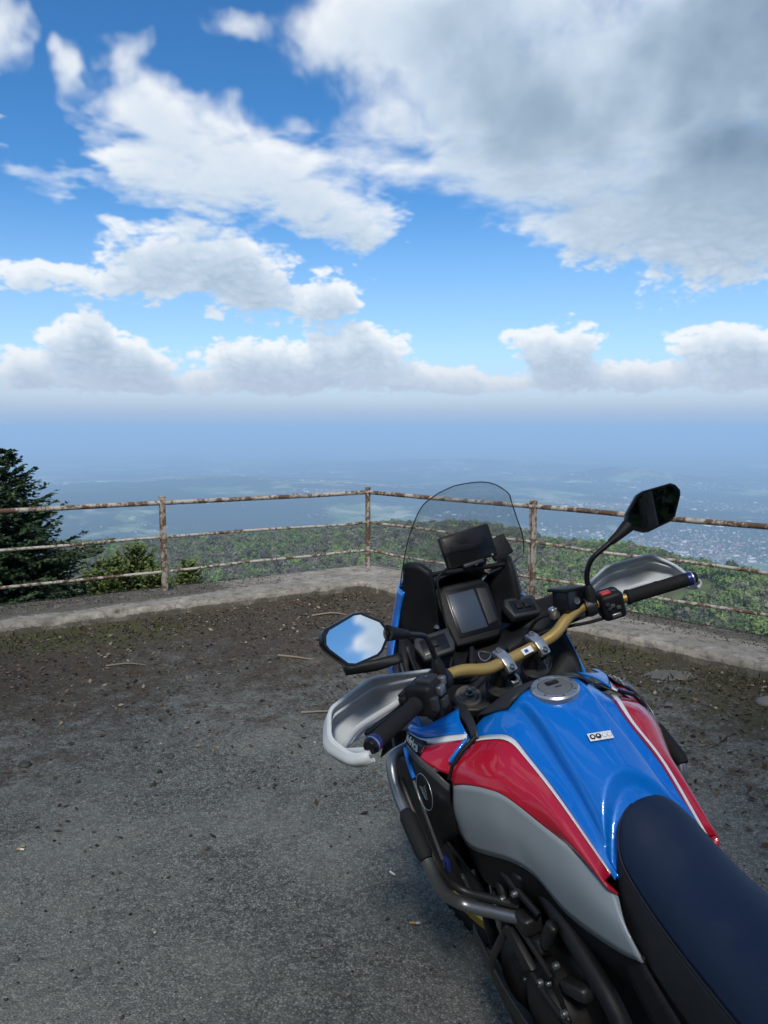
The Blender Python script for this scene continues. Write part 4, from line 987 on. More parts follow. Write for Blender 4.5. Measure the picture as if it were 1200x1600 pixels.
# left and right switch pods
def pod(s, c, size, tiltz, nb):
    M = frame(V3((-.62, .12 * s, .77)), (0, 1, 0)); P_ = prism('switch_pod', [(-size[0], -size[1]), (size[0] * .8, -size[1]), (size[0], -size[1] * .3), (size[0] * .8, size[1]), (-size[0] * .8, size[1]), (-size[0], size[1] * .4)], M, V3(c) - M @ V3((0, 0, .02)), .026, M_GREYP, BK, .005, 3)
    prism('pod_recess', [(-size[0] * .72, -size[1] * .62), (size[0] * .66, -size[1] * .62), (size[0] * .72, size[1] * .66), (-size[0] * .66, size[1] * .66)], M, V3(c) + M @ V3((0, 0, .0055)), .002, M_GLOSSB, P_, .001)
    for k in range(nb): box('pod_button', V3(c) + M @ V3(((k - (nb - 1) / 2) * .026, 0, .009)), (.020, .020, .007), M_BLACK, P_, M, .003, 3)
pod(1, (-.318, .150, 1.108), (.050, .034), 0, 1)
pod(-1, (-.245, -.145, 1.120), (.052, .032), 0, 2)
# uprights either side that carry the screen
panel('screen_upright', [[(-.238, .172, 1.308), (-.272, .150, 1.306), (-.296, .130, 1.285)], [(-.222, .178, 1.24), (-.262, .150, 1.235), (-.288, .122, 1.220)], [(-.205, .190, 1.17), (-.250, .152, 1.16), (-.270, .112, 1.15)], [(-.200, .198, 1.10), (-.250, .152, 1.09), (-.275, .105, 1.09)]], M_BLACK, BK, 5, 5, .018)
panel('screen_upright', [[(-.192, -.160, 1.250), (-.205, -.143, 1.258), (-.185, -.122, 1.246)], [(-.185, -.175, 1.20), (-.222, -.142, 1.205), (-.150, -.102, 1.200)], [(-.185, -.185, 1.13), (-.235, -.142, 1.13), (-.165, -.092, 1.135)], [(-.19, -.19, 1.07), (-.24, -.142, 1.07), (-.20, -.09, 1.08)]], M_BLACK, BK, 5, 5, .018, True)
bolt((-.232, .165, 1.285), (-.7, -.5, .3), .008, M_STEEL, BK); bolt((-.270, .120, 1.135), (-.8, -.3, .4), .006, M_STEEL, BK)
# windscreen
scr = [[(-.232, .186, 1.255), (-.205, .150, 1.235), (-.165, .075, 1.205), (-.150, 0, 1.20), (-.165, -.075, 1.205), (-.205, -.150, 1.235), (-.235, -.176, 1.262)],
       [(-.272, .183, 1.320), (-.240, .148, 1.31), (-.210, .075, 1.30), (-.200, 0, 1.297), (-.210, -.075, 1.30), (-.240, -.140, 1.30), (-.262, -.164, 1.315)],
       [(-.318, .172, 1.398), (-.295, .138, 1.395), (-.272, .070, 1.392), (-.264, 0, 1.390), (-.272, -.065, 1.385), (-.290, -.105, 1.375), (-.300, -.132, 1.375)],
       [(-.345, .145, 1.460), (-.335, .115, 1.468), (-.328, .060, 1.468), (-.322, 0, 1.460), (-.330, -.050, 1.450), (-.335, -.078, 1.435), (-.338, -.102, 1.425)],
       [(-.362, .115, 1.484), (-.365, .095, 1.492), (-.368, .055, 1.500), (-.370, .0, 1.498), (-.372, -.035, 1.489), (-.368, -.060, 1.474), (-.360, -.085, 1.452)]]
WS = panel('windscreen', scr, M_SCREEN, BK, 5, 5, .003)
edge = [r[0] for r in scr] + scr[-1][1:-1] + [r[-1] for r in scr[::-1]]
tube('windscreen_edge', catmull(edge, 5), .0014, M_GREYP, WS, 8)
tube('windscreen_lower_edge', catmull([(-.235, -.176, 1.262), (-.222, -.162, 1.248), (-.205, -.150, 1.235), (-.165, -.075, 1.205)], 5), .0026, M_ALU, WS, 8)
tube('accessory_bar', [(-.215, .14, 1.262), (-.205, .0, 1.248), (-.20, -.13, 1.235)], .007, M_BLACK, BK)
tube('power_cable', catmull([(-.205, .040, 1.262), (-.24, .085, 1.25), (-.245, .088, 1.20), (-.255, .086, 1.14), (-.31, .10, 1.09), (-.35, .13, 1.05)], 6), .0032, M_RUBBER, BK, 8)
tube('cockpit_cable', catmull([(-.30, .06, 1.03), (-.36, .07, 1.09), (-.40, .09, 1.09), (-.44, .12, 1.06), (-.46, .17, 1.07), (-.47, .22, 1.10)], 6), .006, M_RUBBER, BK, 8)
tube('cockpit_cable', catmull([(-.30, -.05, 1.03), (-.37, -.02, 1.07), (-.40, .04, 1.06), (-.43, .11, 1.04), (-.45, .18, 1.06)], 6), .0045, M_RUBBER, BK, 8)
tube('throttle_cable', catmull([SM @ V3((-.485, -.235, 1.105)), SM @ V3((-.43, -.17, 1.085)), (-.37, -.10, 1.08), (-.32, -.03, 1.03), (-.30, .02, .97)], 6), .0042, M_RUBBER, BK, 8)
tube('brake_hose', catmull([SM @ V3((-.445, -.16, 1.13)), SM @ V3((-.40, -.13, 1.115)), (-.34, -.10, 1.08), (-.29, -.07, .98), (-.24, -.06, .80)], 6), .005, M_RUBBER, BK, 8)

# --- steering: bars, clamps, forks (built straight ahead, then turned)
bar = [(-.592, .478, 1.126), (-.515, .325, 1.118), (-.487, .262, 1.122), (-.470, .212, 1.124), (-.470, .165, 1.117), (-.477, .110, 1.098), (-.472, .060, 1.090), (-.472, 0, 1.089)]
barp = bar + mir(bar[:-1])[::-1]
bp = catmull(barp, 6); br = [.0111 if abs(q[1]) > .235 else (.0143 if abs(q[1]) < .15 else .0111 + .0032 * (.235 - abs(q[1])) / .085) for q in bp]
HB = tube('handlebar', bp, br, M_GOLD, BK, 16)
box('bar_label', (-.4855, -.012, 1.0965), (.016, .030, .0012), M_DECALW, HB, frame((-.72, 0, .69), (0, 1, 0)).to_3x3() @ Matrix.Rotation(R(90), 3, 'Z'), .0004)
box('bar_label_mark', (-.4867, -.008, 1.0973), (.008, .010, .0012), M_DECALBL, HB, frame((-.72, 0, .69), (0, 1, 0)).to_3x3() @ Matrix.Rotation(R(90), 3, 'Z'), .0003)
box('bar_label_mark', (-.4800, -.018, 1.1015), (.004, .012, .0012), M_REDSW, HB, frame((-.60, 0, .80), (0, 1, 0)).to_3x3() @ Matrix.Rotation(R(90), 3, 'Z'), .0003)
steer(HB)
# top yoke
YM = frame(AD, (1, 0, 0))
def ypt(x, y, h): return V3((-.372, 0, .985)) + YM @ V3((x, y, h))
YK = prism('top_yoke', [(-.055, -.05), (-.045, -.115), (-.025, -.148), (.02, -.148), (.04, -.115), (.035, -.06), (.06, -.03), (.06, .03), (.035, .06), (.04, .115), (.02, .148), (-.025, .148), (-.045, .115), (-.055, .05)], YM, ypt(0, 0, -.015), .030, M_DARKM, BK, .005, 3)
steer(YK)
for s in (1, -1):
    fc = ypt(.0, s * .110, .015)
    FC = lathe('fork_cap', [(0, .024), (.0055, .024), (.006, .018), (.010, .017), (.011, .012), (.021, .011), (.024, .008), (.031, .0075), (.0335, .004), (.034, 0), (.034, -.02)], fc, AD, M_FORKC, BK, 30)
    lathe('fork_adjuster', [(0, .006), (.004, .006), (.0045, 0)], fc + AD * .024, AD, M_ALU, FC, 12); lathe('fork_nut', [(.0085, .0065), (.0115, .0055), (.0125, 0)], fc + AD * .0125, AD, M_STEEL, FC, 6)
    steer(FC)
    TB = tube('fork_tube', [fc - AD * .005, fc - AD * .46], .0245, M_DARKM, BK, 20); steer(TB)
    SL = tube('fork_slider', [fc - AD * .44, fc - AD * .74], .0225, M_ALU, BK, 20); steer(SL)
    LB = tube('fork_leg', [fc - AD * .70 + V3((.008, 0, 0)), fc - AD * .80 + V3((.03, 0, 0))], .029, M_DARKM, BK, 16); steer(LB)
    # bar clamps
    cp = V3((-.472, s * .052, 1.089))
    RS = tube('bar_riser', [V3((-.447, s * .052, 1.060)) - AD * .05, V3((-.460, s * .052, 1.072))], [.022, .018], M_DARKM, BK, 18)
    CL = prism('bar_clamp', [(-.034, 0), (-.034, .010), (-.018, .018), (0, .0215), (.018, .018), (.034, .010), (.034, 0), (.0165, 0), (.012, .011), (0, .0160), (-.012, .011), (-.0165, 0)], Matrix((V3((-.80, 0, -.60)), V3((-.60, 0, .80)), V3((0, -1 * 1, 0)))).transposed(), cp + V3((0, .013, 0)), .026, M_ALU, BK, .0025, 2)
    for k in (-1, 1):
        bolt(cp + V3((-.80, 0, -.60)) * (.025 * k) + V3((-.60, 0, .80)) * .0125, (-.60, 0, .80), .0075, M_STEEL, CL, .007, 'clamp_bolt')
    LC = prism('lower_clamp', [(-.032, 0), (-.030, -.026), (.030, -.026), (.032, 0), (.0165, 0), (.012, -.011), (0, -.0160), (-.012, -.011), (-.0165, 0)], Matrix((V3((-.80, 0, -.60)), V3((-.60, 0, .80)), V3((0, -1, 0)))).transposed(), cp + V3((0, .013, 0)), .026, M_DARKM, BK, .002)
    wf = lathe('riser_washer', [(.012, .008), (.030, .006), (.034, .002), (.034, -.004)], V3((-.440, s * .056, 1.020)), AD, M_DARKM, BK, 28)
    steer(RS, CL, LC, wf)
SN = lathe('stem_nut', [(.010, .004), (.011, .016), (.0145, .018), (.018, .015), (.019, .004), (.019, 0), (.025, -.001), (.026, -.008)], ypt(-.030, 0, .033), AD, M_ALU, BK, 6 * 4); steer(SN)
SN2 = lathe('stem_nut_flange', [(.016, .006), (.025, .004), (.0255, -.02)], ypt(-.030, 0, .027), AD, M_STEEL, BK, 6, 20); steer(SN2)
IG = lathe('ignition_lock', [(0, .012), (.016, .012), (.020, .008), (.022, -.02)], ypt(.075, 0, .01), AD, M_DARKM, BK, 24); steer(IG)
IK = tube('key_ring', [ypt(.075, 0, .034) + YM @ V3((math.cos(a) * .016, math.sin(a) * .016, .004 * math.sin(2 * a))) for a in np.linspace(0, 6.283, 25)], .0015, M_ALU, BK, 6); steer(IK)
lower = prism('lower_yoke', [(-.05, -.05), (-.03, -.145), (.03, -.145), (.05, -.05), (.05, .05), (.03, .145), (-.03, .145), (-.05, .05)], YM, ypt(0, 0, -.23), .035, M_DARKM, BK, .005); steer(lower)
tube('steering_head', [ypt(-.03, 0, -.20), ypt(-.03, 0, -.02)], .034, M_BLACK, BK, 20)

# --- grips, switchgear, levers, guards, mirrors
GP = [(-.594, .482, 1.1262), (-.515, .325, 1.118)]
def along(t, off=(0, 0, 0)):
    a, c = V3(GP[0]), V3(GP[1]); return a.lerp(c, t) + V3(off)
for s in (1, -1):
    S = (lambda p: V3((p[0], p[1] * s, p[2])))
    gd = S(V3(GP[0]) - V3(GP[1])).normalized()
    rr_ = []; pp_ = []
    for k in range(41):
        t = .10 + .90 * k / 40; pp_.append(S(along(t))); rr_.append(.0172 + (.0006 if k % 2 else -.0002) + (.002 if k > 37 else 0))
    GR = tube('grip', pp_, rr_, M_RUBBER, BK, 18, True, None, 80)
    RG = lathe('bar_end_ring', [(.0165, 0), (.0175, .002), (.0175, .016), (.0165, .018)], S(along(.105)), gd, M_BLUER, BK, 24)
    BE = lathe('bar_end', [(.0165, 0), (.0165, .004), (.013, .010), (.006, .0105), (0, .009)], S(along(.0)) - gd * .002, gd, M_GLOSSB, BK, 24)
    wr = lathe('bar_end_washer', [(.0175, 0), (.0180, .002), (.0175, .004)], S(along(.0)) - gd * .006, gd, M_ALU, BK, 24)
    steer(GR, RG, BE, wr)
    # switch housing
    M = frame(gd, (0, 0, 1)); hc = S((-.500, .288, 1.118))
    if s == 1:
        SH = box('switch_housing', hc, (.072, .066, .070), M_BLACK, BK, M, .012, 3)
        q = lambda x, y, z: hc + M @ V3((x * 1.16, y * 1.18, z * 1.1))
        box('mode_switch', q(.030, -.006, -.004), (.016, .036, .040), M_GREYP, SH, M, .004, 3); box('mode_switch_mark', q(.0375, -.006, -.004), (.0015, .006, .008), M_STEEL, SH, M, .0005)
        box('indicator_switch', q(.012, -.031, -.004), (.022, .014, .026), M_STEEL, SH, M, .004, 3); box('horn_button', q(-.014, -.030, -.010), (.024, .014, .024), M_GREYP, SH, M, .004, 3)
        box('paddle_switch', q(-.004, -.028, .022), (.032, .018, .016), M_GREYP, SH, M, .004, 3); box('rear_button', q(.022, -.026, -.022), (.022, .018, .016), M_STEEL, SH, M, .004, 3)
        box('switch_underside', q(-.034, -.010, -.012), (.020, .034, .030), M_BLACK, SH, M, .006, 3); box('clutch_trigger', q(.002, .034, .012), (.016, .020, .050), M_BLACK, SH, M, .005, 3)
        PC = box('lever_perch', S((-.470, .235, 1.126)), (.045, .034, .038), M_BLACK, BK, M, .008, 3)
        lathe('perch_clamp_ring', [(.016, -.012), (.024, -.012), (.026, 0), (.024, .012), (.016, .012)], S((-.476, .228, 1.1235)), gd, M_DARKM, PC, 20); bolt(S((-.490, .226, 1.142)), (-.4, 0, .9), .005, M_ALU, PC, .006); bolt(S((-.452, .214, 1.148)), (-.2, 0, 1), .004, M_ALU, PC, .006)
        CLV = tube('brake_lever', catmull([S((-.455, .235, 1.122)), S((-.452, .285, 1.112)), S((-.470, .35, 1.103)), S((-.500, .42, 1.108)), S((-.520, .455, 1.113))], 6), [.006] * 4 + [.0065] * 16 + [.007, .0085, .0085, .007, .004], M_GLOSSB, BK, 12, True, (.75, 1.2))
        CL2 = tube('clutch_lever', catmull([S((-.470, .262, 1.140)), S((-.462, .30, 1.134)), S((-.470, .335, 1.128))], 5), .0062, M_BLACK, BK, 10)
        steer(SH, PC, CLV, CL2)
    else:
        SH = box('switch_housing', hc + V3((.002, .004, -.004)), (.070, .060, .060), M_BLACK, BK, M, .012, 3)
        q = lambda x, y, z: hc + V3((.002, .004, -.004)) + M @ V3((x, y, z))
        box('kill_switch', q(.034, .012, -.010), (.012, .020, .026), M_REDSW, SH, M, .003, 3); box('kill_switch_base', q(.030, .012, -.009), (.010, .028, .036), M_BLACK, SH, M, .003)
        for dx, dz, mm in ((.012, -.016, M_GREYP), (.006, -.004, M_STEEL), (-.002, .010, M_STEEL), (.000, -.012, M_GREYP)): box('menu_button', q(dx, .031, dz), (.009, .008, .011), mm, SH, M, .002, 2)
        box('starter_button', q(-.020, .031, .0), (.011, .010, .024), M_STEEL, SH, M, .003, 3)
        lathe('switch_symbol', [(.003, 0), (.003, .001), (.005, .001), (.005, 0)], q(.0355, .010, .012), M @ V3((1, 0, 0)), M_STEEL, SH, 16)
        PC = box('master_cylinder', S((-.452, .200, 1.150)), (.050, .085, .052), M_GLOSSB, BK, frame((.1, -.25, 1), (1, .15, 0)), .006, 3)
        lathe('sight_glass', [(.0055, .002), (.0085, .003), (.0095, 0)], S((-.478, .196, 1.152)), (-1, .1, .2), M_STEEL, PC, 18); lathe('sight_glass_window', [(0, .001), (.0060, .001)], S((-.4785, .196, 1.152)), (-1, .1, .2), M_AMBER, PC, 16)
        box('reservoir_lid', S((-.448, .200, 1.177)), (.056, .090, .008), M_BLACK, PC, frame((.1, -.25, 1), (1, .15, 0)), .002)
        box('hose_banjo', S((-.440, .150, 1.130)), (.020, .024, .030), M_ALU, PC, None, .005, 3)
        lathe('perch_clamp_ring', [(.016, -.012), (.024, -.012), (.026, 0), (.024, .012), (.016, .012)], S((-.480, .232, 1.1235)), gd, M_DARKM, PC, 20)
        CLV = tube('brake_lever', catmull([S((-.450, .235, 1.122)), S((-.447, .285, 1.112)), S((-.465, .35, 1.103)), S((-.495, .42, 1.108)), S((-.515, .455, 1.113))], 6), [.006] * 20 + [.007, .0085, .0085, .007, .004], M_GLOSSB, BK, 12, True, (.75, 1.2))
        LW = tube('lower_switch_cable', catmull([S((-.50, .27, 1.085)), S((-.48, .22, 1.085)), S((-.43, .16, 1.08)), S((-.36, .09, 1.05))], 5), .0045, M_RUBBER, BK, 8)
        steer(SH, PC, CLV, LW)
    # hand guard shell
    top = [(-.425, .222, 1.130), (-.420, .369, 1.173), (-.460, .494, 1.168), (-.505, .527, 1.132), (-.565, .512, 1.108), (-.600, .490, 1.118)]
    mid = [(-.415, .222, 1.105), (-.394, .369, 1.118), (-.430, .500, 1.122), (-.488, .536, 1.108), (-.565, .520, 1.096), (-.603, .494, 1.110)]
    bot = [(-.425, .226, 1.080), (-.418, .369, 1.066), (-.445, .475, 1.070), (-.500, .520, 1.080), (-.570, .506, 1.084), (-.603, .488, 1.102)]
    HG = panel('hand_guard', [[tuple(S(p)) for p in r] for r in (top, mid, bot)], M_GUARD, BK, 5, 7, .005, s == 1, lin=.018)
    rim = [tuple(S(p)) for p in top] + [tuple(S(p)) for p in bot[::-1]]
    RMT = tube('guard_rim', fillet([tuple(S(p)) for p in top], .018, 5), .0042, M_GUARD, HG, 8); RMB = tube('guard_rim', fillet([tuple(S(p)) for p in bot], .018, 5), .0042, M_GUARD, HG, 8)
    rib = [tuple(S(((p[0] * .6 + q[0] * .4) - .0065, p[1] * .6 + q[1] * .4 - (.004 if k_ > 3 else 0), p[2] * .55 + q[2] * .45))) for k_, (p, q) in enumerate(zip(top, mid))][:4]
    RB = tube('guard_rib', fillet(rib, .02, 5), .0035, M_GUARD, HG, 8)
    FL = tube('guard_bar', fillet([S((-.455, .225, 1.105)), S((-.43, .30, 1.098)), S((-.45, .44, 1.098)), S((-.515, .515, 1.100)), S((-.592, .490, 1.118))], .03), .006, M_GUARD, HG, 8, True, (1.3, .6))
    steer(HG)
    # mirror
    MB = tube('mirror_stem', fillet([S((-.488, .232, 1.130)), S((-.482, .238, 1.205)), S((-.492, .252, 1.243)), S((-.528, .335, 1.288)), S((-.532, .362, 1.300))], .018), .0068, M_GLOSSB, BK, 14)
    tube('stem_boot', [S((-.489, .232, 1.125)), S((-.486, .235, 1.165)), S((-.484, .236, 1.180))], [.015, .0135, .009], M_BLACK, MB, 14); tube('stem_knuckle', [S((-.515, .305, 1.272)), S((-.524, .328, 1.284)), S((-.530, .358, 1.299))], [.009, .012, .017], M_BLACK, MB, 14)
    mn = S((-.925, -.30, .235)).normalized(); mu = S((0, 1, 0)); mu = (mu - mn * mu.dot(mn)).normalized(); mw = mn.cross(mu) * s   # mu outward, mw up
    if mw.z < 0: mw = -mw
    mc = S((-.548, .435, 1.322))
    shape = [(-.083, -.012), (-.078, -.026), (-.050, -.046), (-.036, -.050), (.028, -.046), (.046, -.038), (.079, .006), (.083, .018), (.076, .034), (.064, .042), (-.012, .048), (-.030, .044), (-.074, .010)]
    if mu.cross(mw).dot(mn) < 0: MM = Matrix((-mu, mw, mn)).transposed(); shp = [(-x, y) for x, y in shape][::-1]
    else: MM = Matrix((mu, mw, mn)).transposed(); shp = shape
    bmh = bmesh.new(); rings = []
    for k, (sc_, dz) in enumerate(((1, .004), (1.03, .0), (1.0, -.012), (.80, -.026), (.45, -.034))): rings.append([bmh.verts.new(mc + MM @ V3((x * sc_, y * sc_, dz))) for x, y in shp])
    for a_, c_ in zip(rings, rings[1:]):
        for k in range(len(shp)): bmh.faces.new((a_[k], c_[k], c_[(k + 1) % len(shp)], a_[(k + 1) % len(shp)]))
    bmh.faces.new(rings[-1][::-1]); inner = [bmh.verts.new(mc + MM @ V3((x * .93, y * .91, .0035))) for x, y in shp]
    for k in range(len(shp)): bmh.faces.new((rings[0][k], rings[0][(k + 1) % len(shp)], inner[(k + 1) % len(shp)], inner[k]))
    bmesh.ops.recalc_face_normals(bmh, faces=bmh.faces)
    MH = bm_obj('mirror', bmh, M_GLOSSB, BK, True, 50)
    bmg = bmesh.new(); bmg.faces.new([bmg.verts.new(mc + MM @ V3((x * .925, y * .905, .0030))) for x, y in shp]); bm_obj('mirror_glass', bmg, M_MIRROR, MH, False)
    steer(MB, MH)

# --- wheels
def wheel(ax_, r_t, w_t, r_r, steered, spokes=36):
    T = bmesh.new(); prof = [(r_r - .004, -w_t * .36), (r_r + .01, -w_t * .46), (r_r + (r_t - r_r) * .5, -w_t * .5), (r_t - .014, -w_t * .38), (r_t - .003, -w_t * .2), (r_t, 0), (r_t - .003, w_t * .2), (r_t - .014, w_t * .38), (r_r + (r_t - r_r) * .5, w_t * .5), (r_r + .01, w_t * .46), (r_r - .004, w_t * .36)]
    add_lathe(T, prof, ax_, (0, 1, 0), 64); W = bm_obj('tyre', T, M_RUBBER, None, True, 40); W.parent = None
    COL.objects.unlink(W); WH = link(bpy.data.objects.new('wheel', W.data), BK); WH.name = 'front_wheel' if steered else 'rear_wheel'
    bpy.data.objects.remove(W)
    kn = bmesh.new()
    n = 46
    for k in range(n):
        a = k * 2 * math.pi / n
        for yy, da in ((-.30, 0), (0, .5), (.30, 0)):
            aa = a + da * 2 * math.pi / n; rad = V3((math.cos(aa), 0, math.sin(aa))); tan = V3((-math.sin(aa), 0, math.cos(aa)))
            add_box(kn, V3(ax_) + rad * (r_t - .002 - abs(yy) * .012) + V3((0, yy * w_t, 0)), (.026, w_t * .24, .010), Matrix((tan, V3((0, 1, 0)), rad)).transposed())
    tag(bm_obj('tread_blocks', kn, M_RUBBER, WH, False), kind='stuff')
    lathe('rim', [(r_r - .022, -w_t * .30), (r_r + .004, -w_t * .40), (r_r + .008, -w_t * .38), (r_r - .006, -w_t * .30), (r_r - .012, 0), (r_r - .006, w_t * .30), (r_r + .008, w_t * .38), (r_r + .004, w_t * .40), (r_r - .022, w_t * .30), (r_r - .030, w_t * .15), (r_r - .032, -w_t * .15), (r_r - .022, -w_t * .30)], ax_, (0, 1, 0), M_RIM, WH, 64)
    lathe('hub', [(.0, -.06), (.022, -.06), (.045, -.055), (.045, -.045), (.026, -.035), (.026, .035), (.045, .045), (.045, .055), (.022, .06), (0, .06)], ax_, (0, 1, 0), M_DARKM, WH, 24)
    for k in range(spokes):
        a = k * 2 * math.pi / spokes; sd_ = 1 if k % 2 else -1; off = .30 if (k // 2) % 2 else -.30
        p0 = V3(ax_) + V3((math.cos(a + off) * .044, sd_ * .050, math.sin(a + off) * .044)); p1 = V3(ax_) + V3((math.cos(a) * (r_r - .028), sd_ * w_t * .12, math.sin(a) * (r_r - .028)))
        tube('spoke', [p0, p1], .0019, M_ALU, WH, 5, False)
    for sd_ in ((1, -1) if steered else (-1,)):
        lathe('brake_disc', [(.085, -.002), (.155, -.0025), (.155, .0025), (.085, .002), (.085, -.002)], V3(ax_) + V3((0, sd_ * .066, 0)), (0, 1, 0), M_STEEL, WH, 48)
    if steered: steer(WH)
    return WH
wheel((.0, 0, .345), .345, .092, .278, True); wheel((-1.575, 0, .325), .325, .150, .238, False)
for s in (1, -1):
    CA = box('brake_caliper', (-.115, s * .078, .40), (.055, .050, .12), M_DARKM, BK, Matrix.Rotation(R(-35), 3, 'Y'), .012, 3); steer(CA)
fm = [[(.36 * math.cos(a) * 1.08, y, .345 + .36 * math.sin(a) * 1.08) for a in np.radians([150, 125, 100, 75, 50, 30])] for y in (-.062, 0, .062)]
fm[1] = [(x * 1.03, y, .345 + (z - .345) * 1.03) for x, y, z in fm[1]]
FMD = panel('front_mudguard', fm, M_BLACK, BK, 4, 4, .004); steer(FMD)
# headlight and nose
panel('nose_cowl', [[(.03, .13, 1.02), (.10, .06, 1.02), (.115, 0, 1.02), (.10, -.06, 1.02), (.03, -.13, 1.02)], [(.02, .135, .94), (.15, .07, .93), (.18, 0, .93), (.15, -.07, .93), (.02, -.135, .94)], [(.0, .13, .87), (.16, .06, .875), (.26, 0, .87), (.16, -.06, .875), (.0, -.13, .87)]], M_WHITE, BK, 5, 4, .004)
for s in (1, -1): lathe('headlight', [(0, .02), (.03, .016), (.045, .004), (.047, -.02)], (.085, s * .062, .985), (.85, s * .1, .15), M_LCD, BK, 24)
panel('screen_base_cowl', [[(-.10, .13, 1.235), (-.09, 0, 1.19), (-.10, -.13, 1.235)], [(-.02, .13, 1.12), (.02, 0, 1.11), (-.02, -.13, 1.12)], [(.03, .13, 1.015), (.112, 0, 1.018), (.03, -.13, 1.015)]], M_BLACK, BK, 6, 4, .004, True)

# --- frame, engine, radiator, bash plate
for s in (1, -1):
    tube('frame_tube', fillet([(-.33, s * .03, .88), (-.45, s * .13, .78), (-.75, s * .15, .68), (-.98, s * .15, .58), (-1.02, s * .14, .36)], .07), .019, M_BLACK, BK, 12)
    tube('down_tube', fillet([(-.32, s * .03, .76), (-.33, s * .12, .58), (-.40, s * .14, .34), (-.55, s * .13, .27), (-.98, s * .13, .28)], .07), .016, M_BLACK, BK, 12)
    tube('subframe_tube', fillet([(-.80, s * .10, .68), (-1.20, s * .11, .70), (-1.75, s * .09, .86)], .05), .013, M_BLACK, BK, 10)
    box('radiator', (-.305, s * .115, .63), (.035, .13, .26), M_DARKM, BK, Matrix.Rotation(R(18), 3, 'Y'), .006)
    panel('bash_plate', (mirr if s == -1 else (lambda r: r))([[(-.40, .02, .245), (-.60, .02, .215), (-.85, .02, .225)], [(-.39, .13, .26), (-.60, .15, .24), (-.85, .15, .25)], [(-.41, .185, .36), (-.60, .205, .33), (-.84, .20, .32)], [(-.45, .200, .44), (-.62, .222, .42), (-.80, .215, .38)]]), M_STEEL if False else M_DARKM, BK, 4, 4, .005, s == -1)
    tube('foot_peg', [(-1.02, s * .16, .33), (-1.02, s * .27, .33)], .014, M_DARKM, BK, 10)
    tube('swing_arm', fillet([(-1.00, s * .12, .38), (-1.25, s * .125, .36), (-1.60, s * .115, .325)], .05), .026, M_DARKM, BK, 12, True, (1.4, .7))
ENG = box('engine_block', (-.66, 0, .43), (.42, .28, .28), M_ENGINE, BK, None, .03, 3)
box('cylinder_head', (-.56, 0, .66), (.19, .26, .26), M_ENGINE, BK, Matrix.Rotation(R(-12), 3, 'Y'), .02, 3)
for k in range(6): box('cooling_rib', (-.60 + .0 * k, .0, .545 + .022 * k), (.215, .275, .006), M_ENGINE, ENG, Matrix.Rotation(R(-12), 3, 'Y'), .001, 1)
lathe('clutch_cover', [(0, .050), (.050, .048), (.072, .040), (.078, .030), (.098, .026), (.102, .0), (.102, -.03)], (-.755, .155, .425), (0, 1, .05), M_ENGINE, BK, 40)
lathe('stator_cover', [(0, .044), (.040, .042), (.058, .034), (.074, .022), (.078, 0)], (-.60, .150, .40), (0, 1, .05), M_ENGINE, BK, 36)
for k in range(8):
    a = k * math.pi / 4 + .2; bolt((-.755 + math.cos(a) * .090, .183, .425 + math.sin(a) * .090), (0, 1, .05), .0065, M_STEEL, BK, .006)
prism('engine_cover_rib', [(-.055, -.018), (.045, -.026), (.055, .010), (-.03, .024)], frame((0, 1, 0), (1, 0, .4)), (-.70, .195, .545), .018, M_ENGINE, BK, .005)
for (c, sz, rot, mm, nm) in [((-.62, .17, .60), (.06, .05, .11), 12, M_DARKM, 'starter_motor'), ((-.68, .18, .665), (.035, .035, .13), -20, M_BLACK, 'coolant_hose'), ((-.585, .185, .535), (.028, .03, .05), 5, M_STEEL, 'sensor_housing'), ((-.74, .175, .58), (.05, .035, .035), 20, M_ENGINE, 'linkage'), ((-.79, .18, .635), (.03, .02, .09), -30, M_ENGINE, 'bracket'), ((-.52, .15, .69), (.05, .05, .05), 0, M_BLACK, 'coil'), ((-.86, .17, .56), (.09, .03, .03), 25, M_DARKM, 'shift_linkage')]:
    box(nm, c, sz, mm, BK, Matrix.Rotation(R(rot), 3, 'Y'), .010, 3)
for pts, r_, mm in [([(-.60, .19, .69), (-.64, .20, .64), (-.66, .20, .58), (-.72, .19, .53)], .011, M_BLACK), ([(-.56, .18, .66), (-.60, .20, .60), (-.70, .20, .60), (-.80, .19, .55)], .006, M_RUBBER), ([(-.66, .20, .50), (-.72, .205, .53), (-.80, .20, .50), (-.90, .18, .46)], .006, M_RUBBER), ([(-.50, .15, .72), (-.56, .19, .72), (-.66, .20, .70), (-.76, .18, .66)], .008, M_BLACK)]:
    tube('engine_hose', catmull(pts, 5), r_, mm, BK, 8)
for c, r_ in (((-.655, .207, .640), .008), ((-.715, .205, .690), .007), ((-.665, .203, .575), .007), ((-.77, .20, .52), .008), ((-.84, .19, .50), .008), ((-.83, .19, .60), .007)): bolt(c, (0, 1, .1), r_, M_STEEL, BK, .008)
tube('gear_lever', fillet([(-.96, .185, .34), (-.86, .20, .31), (-.80, .205, .32)], .02), .006, M_STEEL, BK, 8)
tube('exhaust_header', fillet([(-.50, -.08, .62), (-.38, -.10, .55), (-.36, -.12, .36), (-.50, -.15, .27), (-.95, -.16, .30)], .08), .021, M_STEEL, BK, 14)
tube('silencer', [(-.95, -.16, .32), (-1.15, -.20, .42), (-1.20, -.205, .45), (-1.62, -.215, .62), (-1.66, -.215, .635)], [.024, .026, .055, .060, .045], M_STEEL, BK, 20)
tube('side_stand', [(-.93, .16, .28), (-.905, .235, .115), (-.885, .300, -.033)], [.014, .013, .011], M_STEEL, BK, 12)
